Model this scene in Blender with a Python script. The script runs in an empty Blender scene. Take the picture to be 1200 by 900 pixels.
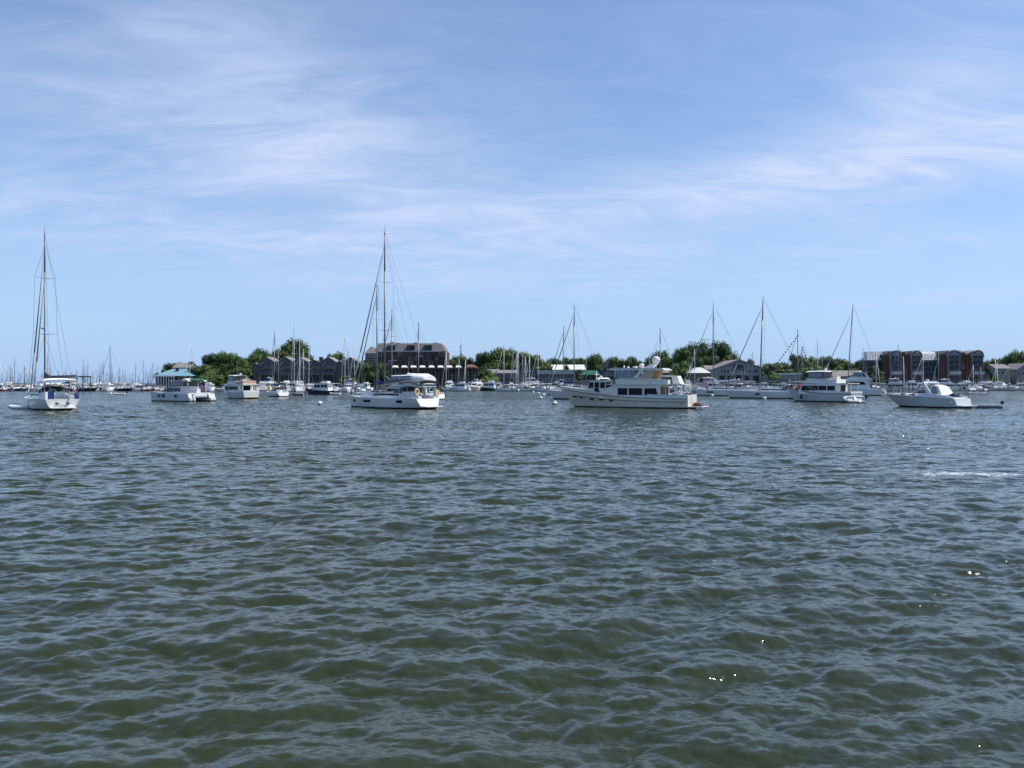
import bpy, math, random
import numpy as np
from mathutils import Vector, Matrix

SC = bpy.context.scene
COL = SC.collection
R = math.radians
PI = math.pi

# ---------------------------------------------------------------- camera
F = 950.0            # focal length in pixels of the 1200 px wide photograph
HY = 448.5           # row of the true horizon
CZ = 3.0             # eye height above the water
cam = bpy.data.cameras.new('camera')
cam.sensor_width = 36.0
cam.lens = F / 1200.0 * 36.0
cam.clip_start = 0.1
cam.clip_end = 20000
camo = bpy.data.objects.new('camera', cam)
COL.objects.link(camo)
camo.location = (0, 0, CZ)
camo.rotation_euler = (R(90) - math.atan((450 - HY) / F), 0, 0)
SC.camera = camo

# ---------------------------------------------------------------- sky, sun, exposure
SUN_EL, SUN_AZ = R(55), R(86)       # azimuth measured from +Y towards +X
world = bpy.data.worlds.new('World')
SC.world = world
world.use_nodes = True
nt = world.node_tree
for n in list(nt.nodes): nt.nodes.remove(n)
def N(tree, kind, **kw):
    n = tree.nodes.new(kind)
    for k, v in kw.items(): setattr(n, k, v)
    return n
def mth(tree, op, a, b=None, c=None, clamp=False):
    n = tree.nodes.new('ShaderNodeMath'); n.operation = op; n.use_clamp = clamp
    for i, v in enumerate((a, b, c)):
        if v is None: continue
        if isinstance(v, (int, float)): n.inputs[i].default_value = v
        else: tree.links.new(v, n.inputs[i])
    return n.outputs[0]
def ramp(tree, v, a, b, lo=0.0, hi=1.0):
    n = tree.nodes.new('ShaderNodeMapRange'); n.interpolation_type = 'SMOOTHSTEP'
    tree.links.new(v, n.inputs[0])
    for i, x in enumerate((a, b, lo, hi)): n.inputs[i + 1].default_value = x
    return n.outputs[0]
sky = N(nt, 'ShaderNodeTexSky', sky_type='NISHITA', sun_disc=False, sun_elevation=SUN_EL, sun_rotation=SUN_AZ,
        altitude=0, air_density=1.0, dust_density=0.3, ozone_density=3.0)
tc = N(nt, 'ShaderNodeTexCoord')
sep = N(nt, 'ShaderNodeSeparateXYZ'); nt.links.new(tc.outputs['Generated'], sep.inputs[0])
dx, dy, dz = sep.outputs
az = mth(nt, 'MULTIPLY', mth(nt, 'ARCTAN2', dx, dy), 57.2958)
el = mth(nt, 'MULTIPLY', mth(nt, 'ARCSINE', dz), 57.2958)
zz = mth(nt, 'ADD', mth(nt, 'MAXIMUM', dz, 0.0), 0.22)
cu = mth(nt, 'DIVIDE', dx, zz); cv = mth(nt, 'DIVIDE', dy, zz)
def cnoise(sx, sy, ox, scale, detail, rough, dist=0.0, rot=0.0):
    cb = N(nt, 'ShaderNodeCombineXYZ'); nt.links.new(cu, cb.inputs[0]); nt.links.new(cv, cb.inputs[1])
    mp = N(nt, 'ShaderNodeMapping'); nt.links.new(cb.outputs[0], mp.inputs[0])
    mp.inputs['Scale'].default_value = (sx, sy, 1); mp.inputs['Location'].default_value = (ox, ox * .7, ox * .3)
    mp.inputs['Rotation'].default_value = (0, 0, rot)
    t = N(nt, 'ShaderNodeTexNoise'); nt.links.new(mp.outputs[0], t.inputs['Vector'])
    t.inputs['Scale'].default_value = scale; t.inputs['Detail'].default_value = detail
    t.inputs['Roughness'].default_value = rough; t.inputs['Distortion'].default_value = dist
    return t.outputs['Fac']
def blob(a0, e0, sa, se, k, slope=0.0):      # a soft bank of cirrus over one part of the sky, tilted by slope
    a = mth(nt, 'DIVIDE', mth(nt, 'SUBTRACT', az, a0), sa)
    e1 = mth(nt, 'SUBTRACT', mth(nt, 'SUBTRACT', el, e0), mth(nt, 'MULTIPLY', mth(nt, 'SUBTRACT', az, a0), slope))
    e = mth(nt, 'DIVIDE', e1, se)
    s = mth(nt, 'ADD', mth(nt, 'MULTIPLY', a, a), mth(nt, 'MULTIPLY', e, e))
    return mth(nt, 'MULTIPLY', mth(nt, 'EXPONENT', mth(nt, 'MULTIPLY', s, -1.0)), k)
banks = [blob(15, 12.9, 21, 2.0, .74, 0.10), blob(-15, 13.5, 15, 4.5, .42, -0.15), blob(-20, 19, 14, 5, .50, -.1),
         blob(-12, 9.4, 28, 1.3, .40), blob(27, 16.5, 9, 4, .5, .3), blob(31, 13.4, 9, 1.8, .4, .05), blob(22, 8.6, 17, 1.0, .36, .03), blob(28, 5.4, 10, .7, .28, .05),
         blob(2, 6.8, 25, 1.0, .22), blob(-30, 11.5, 10, 1.6, .35)]
tot = banks[0]
for b in banks[1:]: tot = mth(nt, 'ADD', tot, b)
tot = mth(nt, 'ADD', tot, ramp(nt, el, 24, 36, 0.15, 0.03))
n1 = cnoise(.8, 1.2, 3.1, 1.9, 5, .5, .5, R(14))
n2 = cnoise(.8, 1.9, 9.7, 3.4, 10, .60, 1.5, R(-24))
nn = mth(nt, 'ADD', mth(nt, 'MULTIPLY', n1, .85), mth(nt, 'MULTIPLY', n2, 1.0))
wisp = ramp(nt, nn, .50, 1.42, 0.26, 1.42)
cloud = mth(nt, 'MULTIPLY', tot, wisp)
cloud = mth(nt, 'MINIMUM', cloud, .95)
cloud = mth(nt, 'MULTIPLY', cloud, ramp(nt, el, 0.0, 5.0, 0.15, 1.0))
# the blue of the open sky: the physical sky with the milkiness of a hot day added near the horizon
hz = mth(nt, 'EXPONENT', mth(nt, 'MULTIPLY', mth(nt, 'MAXIMUM', el, 0.0), -1 / 9.0))
tint = N(nt, 'ShaderNodeMix', data_type='RGBA', blend_type='MULTIPLY'); tint.inputs[0].default_value = 1.0
nt.links.new(sky.outputs[0], tint.inputs[6]); tint.inputs[7].default_value = (.87, .97, 1.10, 1)
hzm = N(nt, 'ShaderNodeMix', data_type='RGBA'); nt.links.new(mth(nt, 'MULTIPLY', hz, .97), hzm.inputs[0])
nt.links.new(tint.outputs[2], hzm.inputs[6]); hzm.inputs[7].default_value = (2.55, 4.0, 6.45, 1)
mixc = N(nt, 'ShaderNodeMix', data_type='RGBA')
nt.links.new(cloud, mixc.inputs[0]); nt.links.new(hzm.outputs[2], mixc.inputs[6])
mixc.inputs[7].default_value = (4.5, 5.25, 7.0, 1)
bg = N(nt, 'ShaderNodeBackground'); bg.inputs['Strength'].default_value = 0.126
nt.links.new(mixc.outputs[2], bg.inputs['Color'])
wo = N(nt, 'ShaderNodeOutputWorld'); nt.links.new(bg.outputs[0], wo.inputs[0])

sl = bpy.data.lights.new('sun', 'SUN'); sl.energy = 4.7; sl.angle = R(0.53); sl.color = (1.0, 0.955, 0.89)
so = bpy.data.objects.new('sun', sl); COL.objects.link(so)
sd = Vector((math.sin(SUN_AZ) * math.cos(SUN_EL), math.cos(SUN_AZ) * math.cos(SUN_EL), math.sin(SUN_EL)))
so.rotation_euler = sd.to_track_quat('Z', 'Y').to_euler()
SC.view_settings.view_transform = 'Standard'
SC.view_settings.look = 'None'
SC.view_settings.exposure = 0.16
SC.view_settings.gamma = 1.0
SC.view_settings.use_curve_mapping = False
SC.cycles.max_bounces = 6
SC.cycles.sample_clamp_indirect = 6

# ---------------------------------------------------------------- materials
def mat(name, col, rough=.6, var=.12, scale=3.0, metal=0.0, spec=.5, bump=0.0, trans=0.0, ior=1.45, coat=0.0, objvar=0.0, stretch=(1, 1, 1)):
    m = bpy.data.materials.new(name); m.use_nodes = True
    t = m.node_tree; b = t.nodes['Principled BSDF']
    b.inputs['Roughness'].default_value = rough; b.inputs['Metallic'].default_value = metal
    b.inputs['Specular IOR Level'].default_value = spec; b.inputs['IOR'].default_value = ior
    b.inputs['Transmission Weight'].default_value = trans; b.inputs['Coat Weight'].default_value = coat
    co = N(t, 'ShaderNodeTexCoord'); mp = N(t, 'ShaderNodeMapping'); mp.inputs['Scale'].default_value = stretch
    t.links.new(co.outputs['Object'], mp.inputs[0])
    nz = N(t, 'ShaderNodeTexNoise'); t.links.new(mp.outputs[0], nz.inputs['Vector'])
    nz.inputs['Scale'].default_value = scale; nz.inputs['Detail'].default_value = 5; nz.inputs['Roughness'].default_value = .6
    f = mth(t, 'MULTIPLY_ADD', mth(t, 'SUBTRACT', nz.outputs['Fac'], .5), 2.4 * var, 1.0)
    if objvar:
        oi = N(t, 'ShaderNodeObjectInfo')
        f = mth(t, 'MULTIPLY', f, mth(t, 'MULTIPLY_ADD', mth(t, 'SUBTRACT', oi.outputs['Random'], .5), 2 * objvar, 1.0))
    mx = N(t, 'ShaderNodeVectorMath', operation='SCALE'); mx.inputs[0].default_value = col[:3]
    t.links.new(f, mx.inputs['Scale']); t.links.new(mx.outputs[0], b.inputs['Base Color'])
    if bump:
        bp = N(t, 'ShaderNodeBump'); bp.inputs['Strength'].default_value = bump; bp.inputs['Distance'].default_value = .03
        t.links.new(nz.outputs['Fac'], bp.inputs['Height']); t.links.new(bp.outputs[0], b.inputs['Normal'])
    return m
# ---------------------------------------------------------------- water: one sheet from under the eye to the horizon
def wave_tile(L, n, lpeak, lcut, lmax, rms, wdir, spread, seed):
    rng = np.random.default_rng(seed)
    k1 = np.fft.fftfreq(n, L / n) * 2 * np.pi
    kx, ky = np.meshgrid(k1, k1, indexing='ij')
    k = np.hypot(kx, ky); k[0, 0] = 1
    cosd = (kx * wdir[0] + ky * wdir[1]) / k
    S = np.exp(-(2 * np.pi / (k * lpeak)) ** 2 * 1.2) * k ** -3.75 * (spread + (1 - spread) * np.abs(cosd) ** 3)
    S *= np.exp(-(k * lcut / 6.28) ** 2) * (1 - np.exp(-(k * lmax / 6.28) ** 4))
    S[0, 0] = 0
    H = np.sqrt(S) * (rng.normal(size=k.shape) + 1j * rng.normal(size=k.shape))
    h = np.fft.ifft2(H).real
    Dx = np.fft.ifft2(-1j * kx / k * H).real; Dy = np.fft.ifft2(-1j * ky / k * H).real
    s = rms / h.std()
    return [(a * s).astype(np.float32) for a in (h, Dx, Dy)]
def samp(a, L, x, y):
    n = a.shape[0]
    u = (x / L * n) % n; v = (y / L * n) % n
    i = np.floor(u).astype(int); j = np.floor(v).astype(int)
    fu = u - i; fv = v - j; i %= n; j %= n; i1 = (i + 1) % n; j1 = (j + 1) % n
    return (a[i, j] * (1 - fu) + a[i1, j] * fu) * (1 - fv) + (a[i, j1] * (1 - fu) + a[i1, j1] * fu) * fv
WD = np.array([0.22, -0.97]); WD /= np.linalg.norm(WD)
TA = (113.0, wave_tile(113.0, 1024, 1.8, .14, 6.0, .0255, WD, .10, 5))
TB = (13.7, wave_tile(13.7, 512, .7, .035, .7, .0088, WD, .22, 8))
TC = (191.0, wave_tile(191.0, 512, 5.0, 1.6, 16.0, .024, WD, .10, 12))
rr = [1.6]
while rr[-1] < 9000: rr.append(rr[-1] * (1.0040 if rr[-1] < 140 else 1.012))
rr = np.array(rr)
th = np.concatenate([np.radians(np.linspace(-180, -42, 30)[:-1]), np.radians(np.linspace(-42, 42, 800)), np.radians(np.linspace(42, 180, 30)[1:])])
RR, TH = np.meshgrid(rr, th, indexing='ij')
X = RR * np.sin(TH); Y = RR * np.cos(TH)
Z = np.zeros_like(X); DX = np.zeros_like(X); DY = np.zeros_like(X)
for (L, t), far, ch in ((TC, 900., 1.0), (TA, 420., .95), (TB, 42., .6)):
    fade = np.clip(1 - (RR - far * .35) / (far * .65), 0, 1)
    a = RR * 0 + fade * fade * (3 - 2 * fade)
    Z += samp(t[0], L, X, Y) * a; DX += samp(t[1], L, X, Y) * a * ch; DY += samp(t[2], L, X, Y) * a * ch
gust = 0.92 + .28 * np.sin(X * .05 + 1.3 * np.sin(Y * .031)) * np.cos(Y * .043 + X * .013)
Z *= gust; DX *= gust; DY *= gust
co = np.stack([X + DX, Y + DY, Z], -1).astype(np.float32)
nr, nc = RR.shape
idx = np.arange(nr * nc).reshape(nr, nc)
q = np.stack([idx[:-1, :-1], idx[:-1, 1:], idx[1:, 1:], idx[1:, :-1]], -1).reshape(-1, 4)[:, ::-1]
wm = bpy.data.meshes.new('water')
wm.vertices.add(nr * nc); wm.vertices.foreach_set('co', co.reshape(-1))
wm.loops.add(q.size); wm.loops.foreach_set('vertex_index', q.reshape(-1).astype(np.int32))
wm.polygons.add(len(q)); wm.polygons.foreach_set('loop_start', np.arange(0, q.size, 4, dtype=np.int32))
wm.polygons.foreach_set('loop_total', np.full(len(q), 4, dtype=np.int32))
wm.polygons.foreach_set('use_smooth', np.ones(len(q), dtype=bool))
wm.update(calc_edges=True)
water = bpy.data.objects.new('water', wm); COL.objects.link(water); water['kind'] = 'structure'
del RR, TH, X, Y, Z, DX, DY, co, idx, q

m = bpy.data.materials.new('harbour_water'); m.use_nodes = True
t = m.node_tree; b = t.nodes['Principled BSDF']
b.inputs['IOR'].default_value = 1.41
b.inputs['Roughness'].default_value = .04
b.inputs['Specular Tint'].default_value = (.84, .93, 1.0, 1)
geo = N(t, 'ShaderNodeNewGeometry')
def wnoise(scale, detail, sx, sy, rot=-.43, rough=.55):
    mp = N(t, 'ShaderNodeMapping'); t.links.new(geo.outputs['Position'], mp.inputs[0])
    mp.inputs['Scale'].default_value = (sx, sy, 1); mp.inputs['Rotation'].default_value = (0, 0, rot)
    z = N(t, 'ShaderNodeTexNoise'); t.links.new(mp.outputs[0], z.inputs['Vector'])
    z.inputs['Scale'].default_value = scale; z.inputs['Detail'].default_value = detail; z.inputs['Roughness'].default_value = rough
    return z.outputs['Fac']
px = N(t, 'ShaderNodeSeparateXYZ'); t.links.new(geo.outputs['Position'], px.inputs[0])
dist = mth(t, 'SQRT', mth(t, 'ADD', mth(t, 'MULTIPLY', px.outputs[0], px.outputs[0]), mth(t, 'MULTIPLY', px.outputs[1], px.outputs[1])))
# murky green water, a little patchy
patch = wnoise(.11, 3, 1, 1)
mixb = N(t, 'ShaderNodeMix', data_type='RGBA'); t.links.new(patch, mixb.inputs[0])
mixb.inputs[6].default_value = (.024, .031, .011, 1); mixb.inputs[7].default_value = (.030, .038, .014, 1)
# foam left by a passing wake
fa = mth(t, 'DIVIDE', mth(t, 'SUBTRACT', px.outputs[0], 15.2), 3.2)
fb = mth(t, 'DIVIDE', mth(t, 'SUBTRACT', mth(t, 'SUBTRACT', px.outputs[1], 26.6), mth(t, 'MULTIPLY', mth(t, 'SUBTRACT', px.outputs[0], 15), -.12)), 1.0)
fm = mth(t, 'EXPONENT', mth(t, 'MULTIPLY', mth(t, 'ADD', mth(t, 'MULTIPLY', fa, fa), mth(t, 'MULTIPLY', fb, fb)), -1.0))
fn = wnoise(3.4, 8, .8, 1.5, 0, .80)
foam = ramp(t, mth(t, 'MULTIPLY_ADD', fm, .34, fn), .74, .89)
fc = N(t, 'ShaderNodeMix', data_type='RGBA'); t.links.new(foam, fc.inputs[0]); t.links.new(mixb.outputs[2], fc.inputs[6]); fc.inputs[7].default_value = (.8, .82, .82, 1)
t.links.new(fc.outputs[2], b.inputs['Base Color'])
t.links.new(mth(t, 'MULTIPLY_ADD', foam, .5, ramp(t, dist, 20, 260, .045, .15)), b.inputs['Roughness'])
# ripples too fine for the mesh; the longer ones grow where the mesh grows coarse
h1 = wnoise(7.0, 4, .5, 1.0)
h2 = wnoise(1.5, 3, .45, 1.0, -.5)
h3 = wnoise(.5, 2, .45, 1.0, -.4)
hh = mth(t, 'ADD', mth(t, 'MULTIPLY', h1, .018), mth(t, 'ADD', mth(t, 'MULTIPLY', h2, ramp(t, dist, 5, 60, .03, .62)), mth(t, 'MULTIPLY', h3, ramp(t, dist, 40, 250, .0, 1.6))))
bp = N(t, 'ShaderNodeBump'); bp.inputs['Distance'].default_value = 1.0
rg_ = wnoise(.09, 3, .45, 1.3, 0); t.links.new(ramp(t, rg_, .36, .62, .45, 1.35), bp.inputs['Strength'])
t.links.new(hh, bp.inputs['Height']); t.links.new(bp.outputs[0], b.inputs['Normal'])
wm.materials.append(m)
# ---------------------------------------------------------------- helpers
M = {}
M['white'] = mat('white_gelcoat', (.73, .73, .71), .25, .04, 1.5, coat=.3)
M['offwhite'] = mat('cream_gelcoat', (.74, .71, .63), .3, .05, 1.5, coat=.2)
M['cream'] = mat('ivory_gelcoat', (.72, .67, .55), .3, .05, 1.5, coat=.2)
M['deck'] = mat('nonskid_deck', (.76, .75, .71), .6, .07, 4)
M['navy'] = mat('navy_gelcoat', (.012, .020, .055), .2, .1, 2, coat=.4)
M['black'] = mat('black_paint', (.012, .012, .014), .3, .1, 2)
M['maroon'] = mat('maroon_hull_paint', (.07, .012, .016), .25, .15, 2, coat=.3)
M['greenhull'] = mat('dark_green_hull_paint', (.012, .05, .03), .25, .15, 2, coat=.3)
M['redhull'] = mat('red_hull_paint', (.38, .03, .03), .3, .15, 2)
M['palegrey'] = mat('pale_grey_gelcoat', (.55, .565, .55), .3, .05, 1.5, coat=.2)
M['bottom'] = mat('antifouling', (.018, .020, .026), .8, .3, 3)
M['glass'] = mat('tinted_glass', (.008, .010, .014), .2, .2, 1, spec=.14)
M['paleglass'] = mat('clear_vinyl_window', (.20, .22, .24), .2, .2, 1.2, spec=.6)
M['steel'] = mat('stainless_steel', (.62, .63, .64), .3, .05, 4, metal=.8)
M['alu'] = mat('anodised_spar', (.20, .215, .235), .4, .08, 2, metal=.25)
M['whitespar'] = mat('white_spar', (.66, .66, .64), .4, .06, 2)
M['wire'] = mat('rigging_wire', (.16, .17, .19), .4, .1, 4)
M['sailcloth'] = mat('furled_sailcloth', (.30, .32, .35), .8, .15, 3, stretch=(1, 1, .3))
M['greycanvas'] = mat('grey_canvas', (.11, .12, .135), .9, .15, 3)
M['whitecanvas'] = mat('white_canvas', (.80, .80, .78), .85, .07, 2)
M['bluecanvas'] = mat('blue_canvas', (.012, .035, .16), .85, .15, 3)
M['beigecanvas'] = mat('beige_canvas', (.56, .43, .30), .85, .12, 3)
M['greencanvas'] = mat('green_canvas', (.02, .12, .085), .85, .15, 3)
M['redcanvas'] = mat('red_canvas', (.50, .03, .035), .85, .15, 3)
M['rubber'] = mat('grey_hypalon', (.50, .52, .54), .6, .1, 4)
M['slaterubber'] = mat('slate_hypalon', (.13, .16, .20), .6, .15, 4)
M['darkrubber'] = mat('black_rubber', (.02, .02, .02), .6, .15, 4)
M['teak'] = mat('teak', (.30, .19, .11), .6, .25, 3, stretch=(1, 8, 1))
M['varnish'] = mat('varnished_mahogany', (.13, .045, .02), .25, .25, 4, stretch=(.4, 4, 4))
M['yellow'] = mat('yellow_vinyl', (.75, .55, .20), .5, .1, 4)
M['flagred'] = mat('flag_red_cloth', (.55, .03, .05), .8, .1, 4)
M['flagwhite'] = mat('flag_white_cloth', (.78, .78, .78), .8, .08, 4)
M['flagblue'] = mat('flag_blue_cloth', (.02, .03, .16), .8, .1, 4)
M['skin'] = mat('skin', (.45, .27, .19), .6, .1, 6)
M['wood'] = mat('weathered_timber', (.20, .16, .12), .85, .3, 2, stretch=(1, 1, .3))
M['pile'] = mat('tarred_pile', (.045, .038, .032), .85, .35, 2, stretch=(1, 1, .3))

SPLIT = {'window', 'hull_window', 'porthole', 'clear_panel', 'gable_end', 'foredeck_window', 'locker_door', 'windscreen', 'weather_cloth', 'side_deck_bulwark', 'outboard_motor_'}
class MB:
    def __init__(s): s.v = []; s.f = []; s.mi = []; s.sm = []
    def face(s, pts, mi=0, sm=False):
        b = len(s.v); s.v += [tuple(p) for p in pts]; s.f.append(tuple(range(b, b + len(pts)))); s.mi.append(mi); s.sm.append(sm)
    def hexa(s, p, mi=0):           # p: 4 bottom, 4 top, counter-clockwise
        b = len(s.v); s.v += [tuple(x) for x in p]
        for f in ((3, 2, 1, 0), (4, 5, 6, 7), (0, 1, 5, 4), (1, 2, 6, 5), (2, 3, 7, 6), (3, 0, 4, 7)):
            s.f.append(tuple(b + i for i in f)); s.mi.append(mi); s.sm.append(False)
        return s
    def box(s, x0, x1, y0, y1, z0, z1, mi=0):
        return s.hexa([(x0, y0, z0), (x1, y0, z0), (x1, y1, z0), (x0, y1, z0), (x0, y0, z1), (x1, y0, z1), (x1, y1, z1), (x0, y1, z1)], mi)
    def tube(s, p0, p1, r0, r1=None, n=6, mi=0, flat=1.0):
        r1 = r0 if r1 is None else r1
        p0 = Vector(p0); p1 = Vector(p1); d = (p1 - p0)
        if d.length < 1e-6: return s
        d.normalize(); a = d.orthogonal().normalized() if abs(d.z) < .9 else (Vector((1, 0, 0)) - d * d.x).normalized()
        c = d.cross(a); b = len(s.v)
        for p, r in ((p0, r0), (p1, r1)):
            for i in range(n):
                t = 2 * PI * i / n; s.v.append(tuple(p + a * math.cos(t) * r + c * math.sin(t) * r * flat))
        for i in range(n):
            j = (i + 1) % n; s.f.append((b + i, b + j, b + n + j, b + n + i)); s.mi.append(mi); s.sm.append(n > 4)
        s.f.append(tuple(b + i for i in reversed(range(n)))); s.mi.append(mi); s.sm.append(False)
        s.f.append(tuple(b + n + i for i in range(n))); s.mi.append(mi); s.sm.append(False)
        return s
    def path(s, pts, r, n=5, mi=0):
        for a, b in zip(pts, pts[1:]): s.tube(a, b, r, r, n, mi)
        return s
    def ell(s, c, rx, ry, rz, nu=12, nv=8, mi=0, z0=-1.0):
        b = len(s.v); lo = math.asin(max(-1, z0))
        for i in range(nv + 1):
            ph = lo + (PI / 2 - lo) * i / nv
            for j in range(nu):
                t = 2 * PI * j / nu; s.v.append((c[0] + rx * math.cos(ph) * math.cos(t), c[1] + ry * math.cos(ph) * math.sin(t), c[2] + rz * math.sin(ph)))
        for i in range(nv):
            for j in range(nu):
                k = (j + 1) % nu; s.f.append((b + i * nu + j, b + i * nu + k, b + (i + 1) * nu + k, b + (i + 1) * nu + j)); s.mi.append(mi); s.sm.append(True)
        s.f.append(tuple(b + j for j in reversed(range(nu)))); s.mi.append(mi); s.sm.append(False)
        return s
    def grid(s, rows, mi=0, closed=False, sm=True):      # rows of points -> skin
        b = len(s.v); n = len(rows[0])
        for r in rows: s.v += [tuple(p) for p in r]
        for i in range(len(rows) - 1):
            for j in range(n if closed else n - 1):
                k = (j + 1) % n; s.f.append((b + i * n + j, b + i * n + k, b + (i + 1) * n + k, b + (i + 1) * n + j)); s.mi.append(mi if not callable(mi) else mi(i, j)); s.sm.append(sm)
        return s
    def house(s, prof, mi=0):       # prof: closed outline of (x, z, halfwidth), extruded to both sides
        L = [(x, w, z) for x, z, w in prof]; Rr = [(x, -w, z) for x, z, w in prof]
        s.face(L, mi); s.face(list(reversed(Rr)), mi)
        n = len(prof)
        for i in range(n): j = (i + 1) % n; s.face([L[j], L[i], Rr[i], Rr[j]], mi)
        return s
    def win(s, pts, hw, th=.03, sides=(1, -1), mi=0):    # flat glass laid proud of a cabin side; pts (x, z), hw(z) half width
        for sg in sides:
            a = [(x, sg * (hw(z) + th), z) for x, z in pts]; c = [(x, sg * (hw(z) - .02), z) for x, z in pts]
            s.face(a, mi); n = len(a)
            for i in range(n): j = (i + 1) % n; s.face([a[i], a[j], c[j], c[i]], mi)
        return s
    def pieces(s):                  # split into connected meshes
        par = {}
        def fd(a):
            while par.setdefault(a, a) != a: a = par[a]
            return a
        key = {}
        for i, v in enumerate(s.v):
            k = (round(v[0], 4), round(v[1], 4), round(v[2], 4)); j = key.setdefault(k, i); par[fd(i)] = fd(j)
        for f in s.f:
            for a in f[1:]: par[fd(a)] = fd(f[0])
        out = {}
        for n, f in enumerate(s.f):
            m_ = out.setdefault(fd(f[0]), MB()); b = len(m_.v); m_.v += [s.v[a] for a in f]; m_.f.append(tuple(range(b, b + len(f)))); m_.mi.append(s.mi[n]); m_.sm.append(s.sm[n])
        return list(out.values())
    def build(s, name, mats, parent=None, loc=None):
        if name in SPLIT:
            P = s.pieces()
            if len(P) > 1: return [p.build(name, mats, parent, loc) for p in P][0]
        me = bpy.data.meshes.new(name); me.from_pydata(s.v, [], s.f)
        if not isinstance(mats, (list, tuple)): mats = [mats]
        for m_ in mats: me.materials.append(M[m_] if isinstance(m_, str) else m_)
        me.polygons.foreach_set('material_index', [min(i, len(mats) - 1) for i in s.mi]); me.polygons.foreach_set('use_smooth', s.sm); me.update()
        o = bpy.data.objects.new(name, me); COL.objects.link(o)
        if parent: o.parent = parent
        if loc: o.location = loc
        return o
def children(o): return [c for c in COL.objects if c.parent == o]
def empty(name):
    o = bpy.data.objects.new(name, None); COL.objects.link(o); o.empty_display_size = .5; return o
def tag(o, label, cat, group=None, kind=None):
    if label: o['label'] = label
    if cat: o['category'] = cat
    if group: o['group'] = group
    if kind: o['kind'] = kind
    return o
KIDS = {}
def index_kids():
    KIDS.clear()
    for o in COL.objects:
        if o.parent: KIDS.setdefault(o.parent.name, []).append(o)
def dup(root, parent=None):
    c = root.copy(); COL.objects.link(c)
    if parent: c.parent = parent
    for k in KIDS.get(root.name, []): dup(k, c)
    return c
def at(px, D, z=0.0): return Vector(((px - 600) / F * D, D, z))
def zof(py, D): return CZ + (HY - py) / F * D
def place(o, px, D, head, s=1.0, dz=0.0):      # head: degrees the bow points away from straight left
    o.location = at(px, D, dz); o.rotation_euler = (0, 0, PI - R(head)); o.scale = (s, s, s); return o

# ---------------------------------------------------------------- hulls
def make_hull(parent, L, B, fb, fs, tr=.75, rake=1.0, srake=.2, flare=.25, draft=.6, p=.42, fine=2.2, dip=.0, mats=('white', 'bottom', 'black'),
              rail=None, deckm='deck', name='hull', conv=.8, sternin=.10, yoff=0.0, stripe=True, deckdrop=.04, band=None):
    n = 18
    def st(t):
        if t < p: b = tr + (1 - tr) * math.sin(PI / 2 * t / p)
        else: b = max(.012, 1 - ((t - p) / (1 - p)) ** fine)
        bd = B / 2 * b
        u = max(0, (t - p) / (1 - p))
        bw = bd * (1 - flare * (.35 + .9 * u)) * (1 - sternin * max(0, 1 - t / p) ** 1.3) if u < 1 else .01
        zs = fs + (fb - fs) * t ** 1.8 - dip * math.sin(PI * t)
        return bd, max(.008, bw), zs
    def pos(t, z, zs):
        zz = max(0., z)
        xb = L / 2 - rake * (1 - zz / fb) - (.4 * rake * min(1, -z / draft) if z < 0 else 0)
        xs = -L / 2 + srake * (zz / fs)
        return xs + (xb - xs) * t
    def S(t, side=1, inset=0.0, dz=0.0):
        bd, bw, zs = st(t); return Vector((pos(t, zs, zs), yoff + side * max(0, bd - inset), zs + dz))
    hb = MB(); levels = [1.0, .78, .56, .34, 'a', 'b', 0, -.5, -1]
    rows = []
    for i in range(n + 1):
        t = i / n; bd, bw, zs = st(t); row = []
        u2 = max(0, (t - p) / (1 - p)) * 1.6
        for lv in levels:
            if lv == 'a': z = .20  # boot stripe, thickened to paint in the dark shadow line at the waterline
            elif lv == 'b': z = .07
            elif lv <= 0: z = lv * draft
            else: z = .20 + (zs - .20) * lv
            if z >= 0: f = (z / zs); y = bw + (bd - bw) * f ** (conv + (1.3 - conv) * min(1, u2))
            else: y = bw * math.sqrt(max(0, 1 - (z / draft) ** 2 * .9))
            row.append((pos(t, z, zs), y, z))
        rows.append(row)
    def mi(i, j): return 1 if j >= 5 else (2 if (j == 4 and stripe) else (3 if (band and j == 0) else 0))
    hb.grid([[(x, yoff + y, z) for x, y, z in r] for r in rows], mi); hb.grid([[(x, yoff - y, z) for x, y, z in reversed(r)] for r in rows], lambda i, j: mi(i, len(levels) - 2 - j))
    tr_ = rows[0]
    for j in range(len(levels) - 1):
        a, b = tr_[j], tr_[j + 1]
        hb.face([(a[0], yoff + a[1], a[2]), (b[0], yoff + b[1], b[2]), (b[0], yoff - b[1], b[2]), (a[0], yoff - a[1], a[2])], mi(0, j) if mi(0, j) != 3 else 0)
    b = rows[0][-1]
    hm = list(mats) + ([band] if band else [])
    h = hb.build(name, hm, parent)
    db = MB(); dr = []
    for i in range(n + 1):
        t = i / n; a = S(t, 1, .02, -deckdrop); c = S(t, -1, .02, -deckdrop); mid = (a + c) / 2 + Vector((0, 0, .03 * min(1, st(t)[0])))
        dr.append([a, a.lerp(mid, .5) + Vector((0, 0, .01)), mid, c.lerp(mid, .5) + Vector((0, 0, .01)), c])
    db.grid(dr); db.build('deck', deckm, parent)
    if rail:
        rb = MB()
        for sg in (1, -1): rb.path([S(i / n, sg, -.01, .01) for i in range(n + 1)], .045)
        rb.path([S(0, 1, 0, .01), S(0, -1, 0, .01)], .045)
        rb.build('rubbing_rail', rail, parent)
    return S, st
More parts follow.
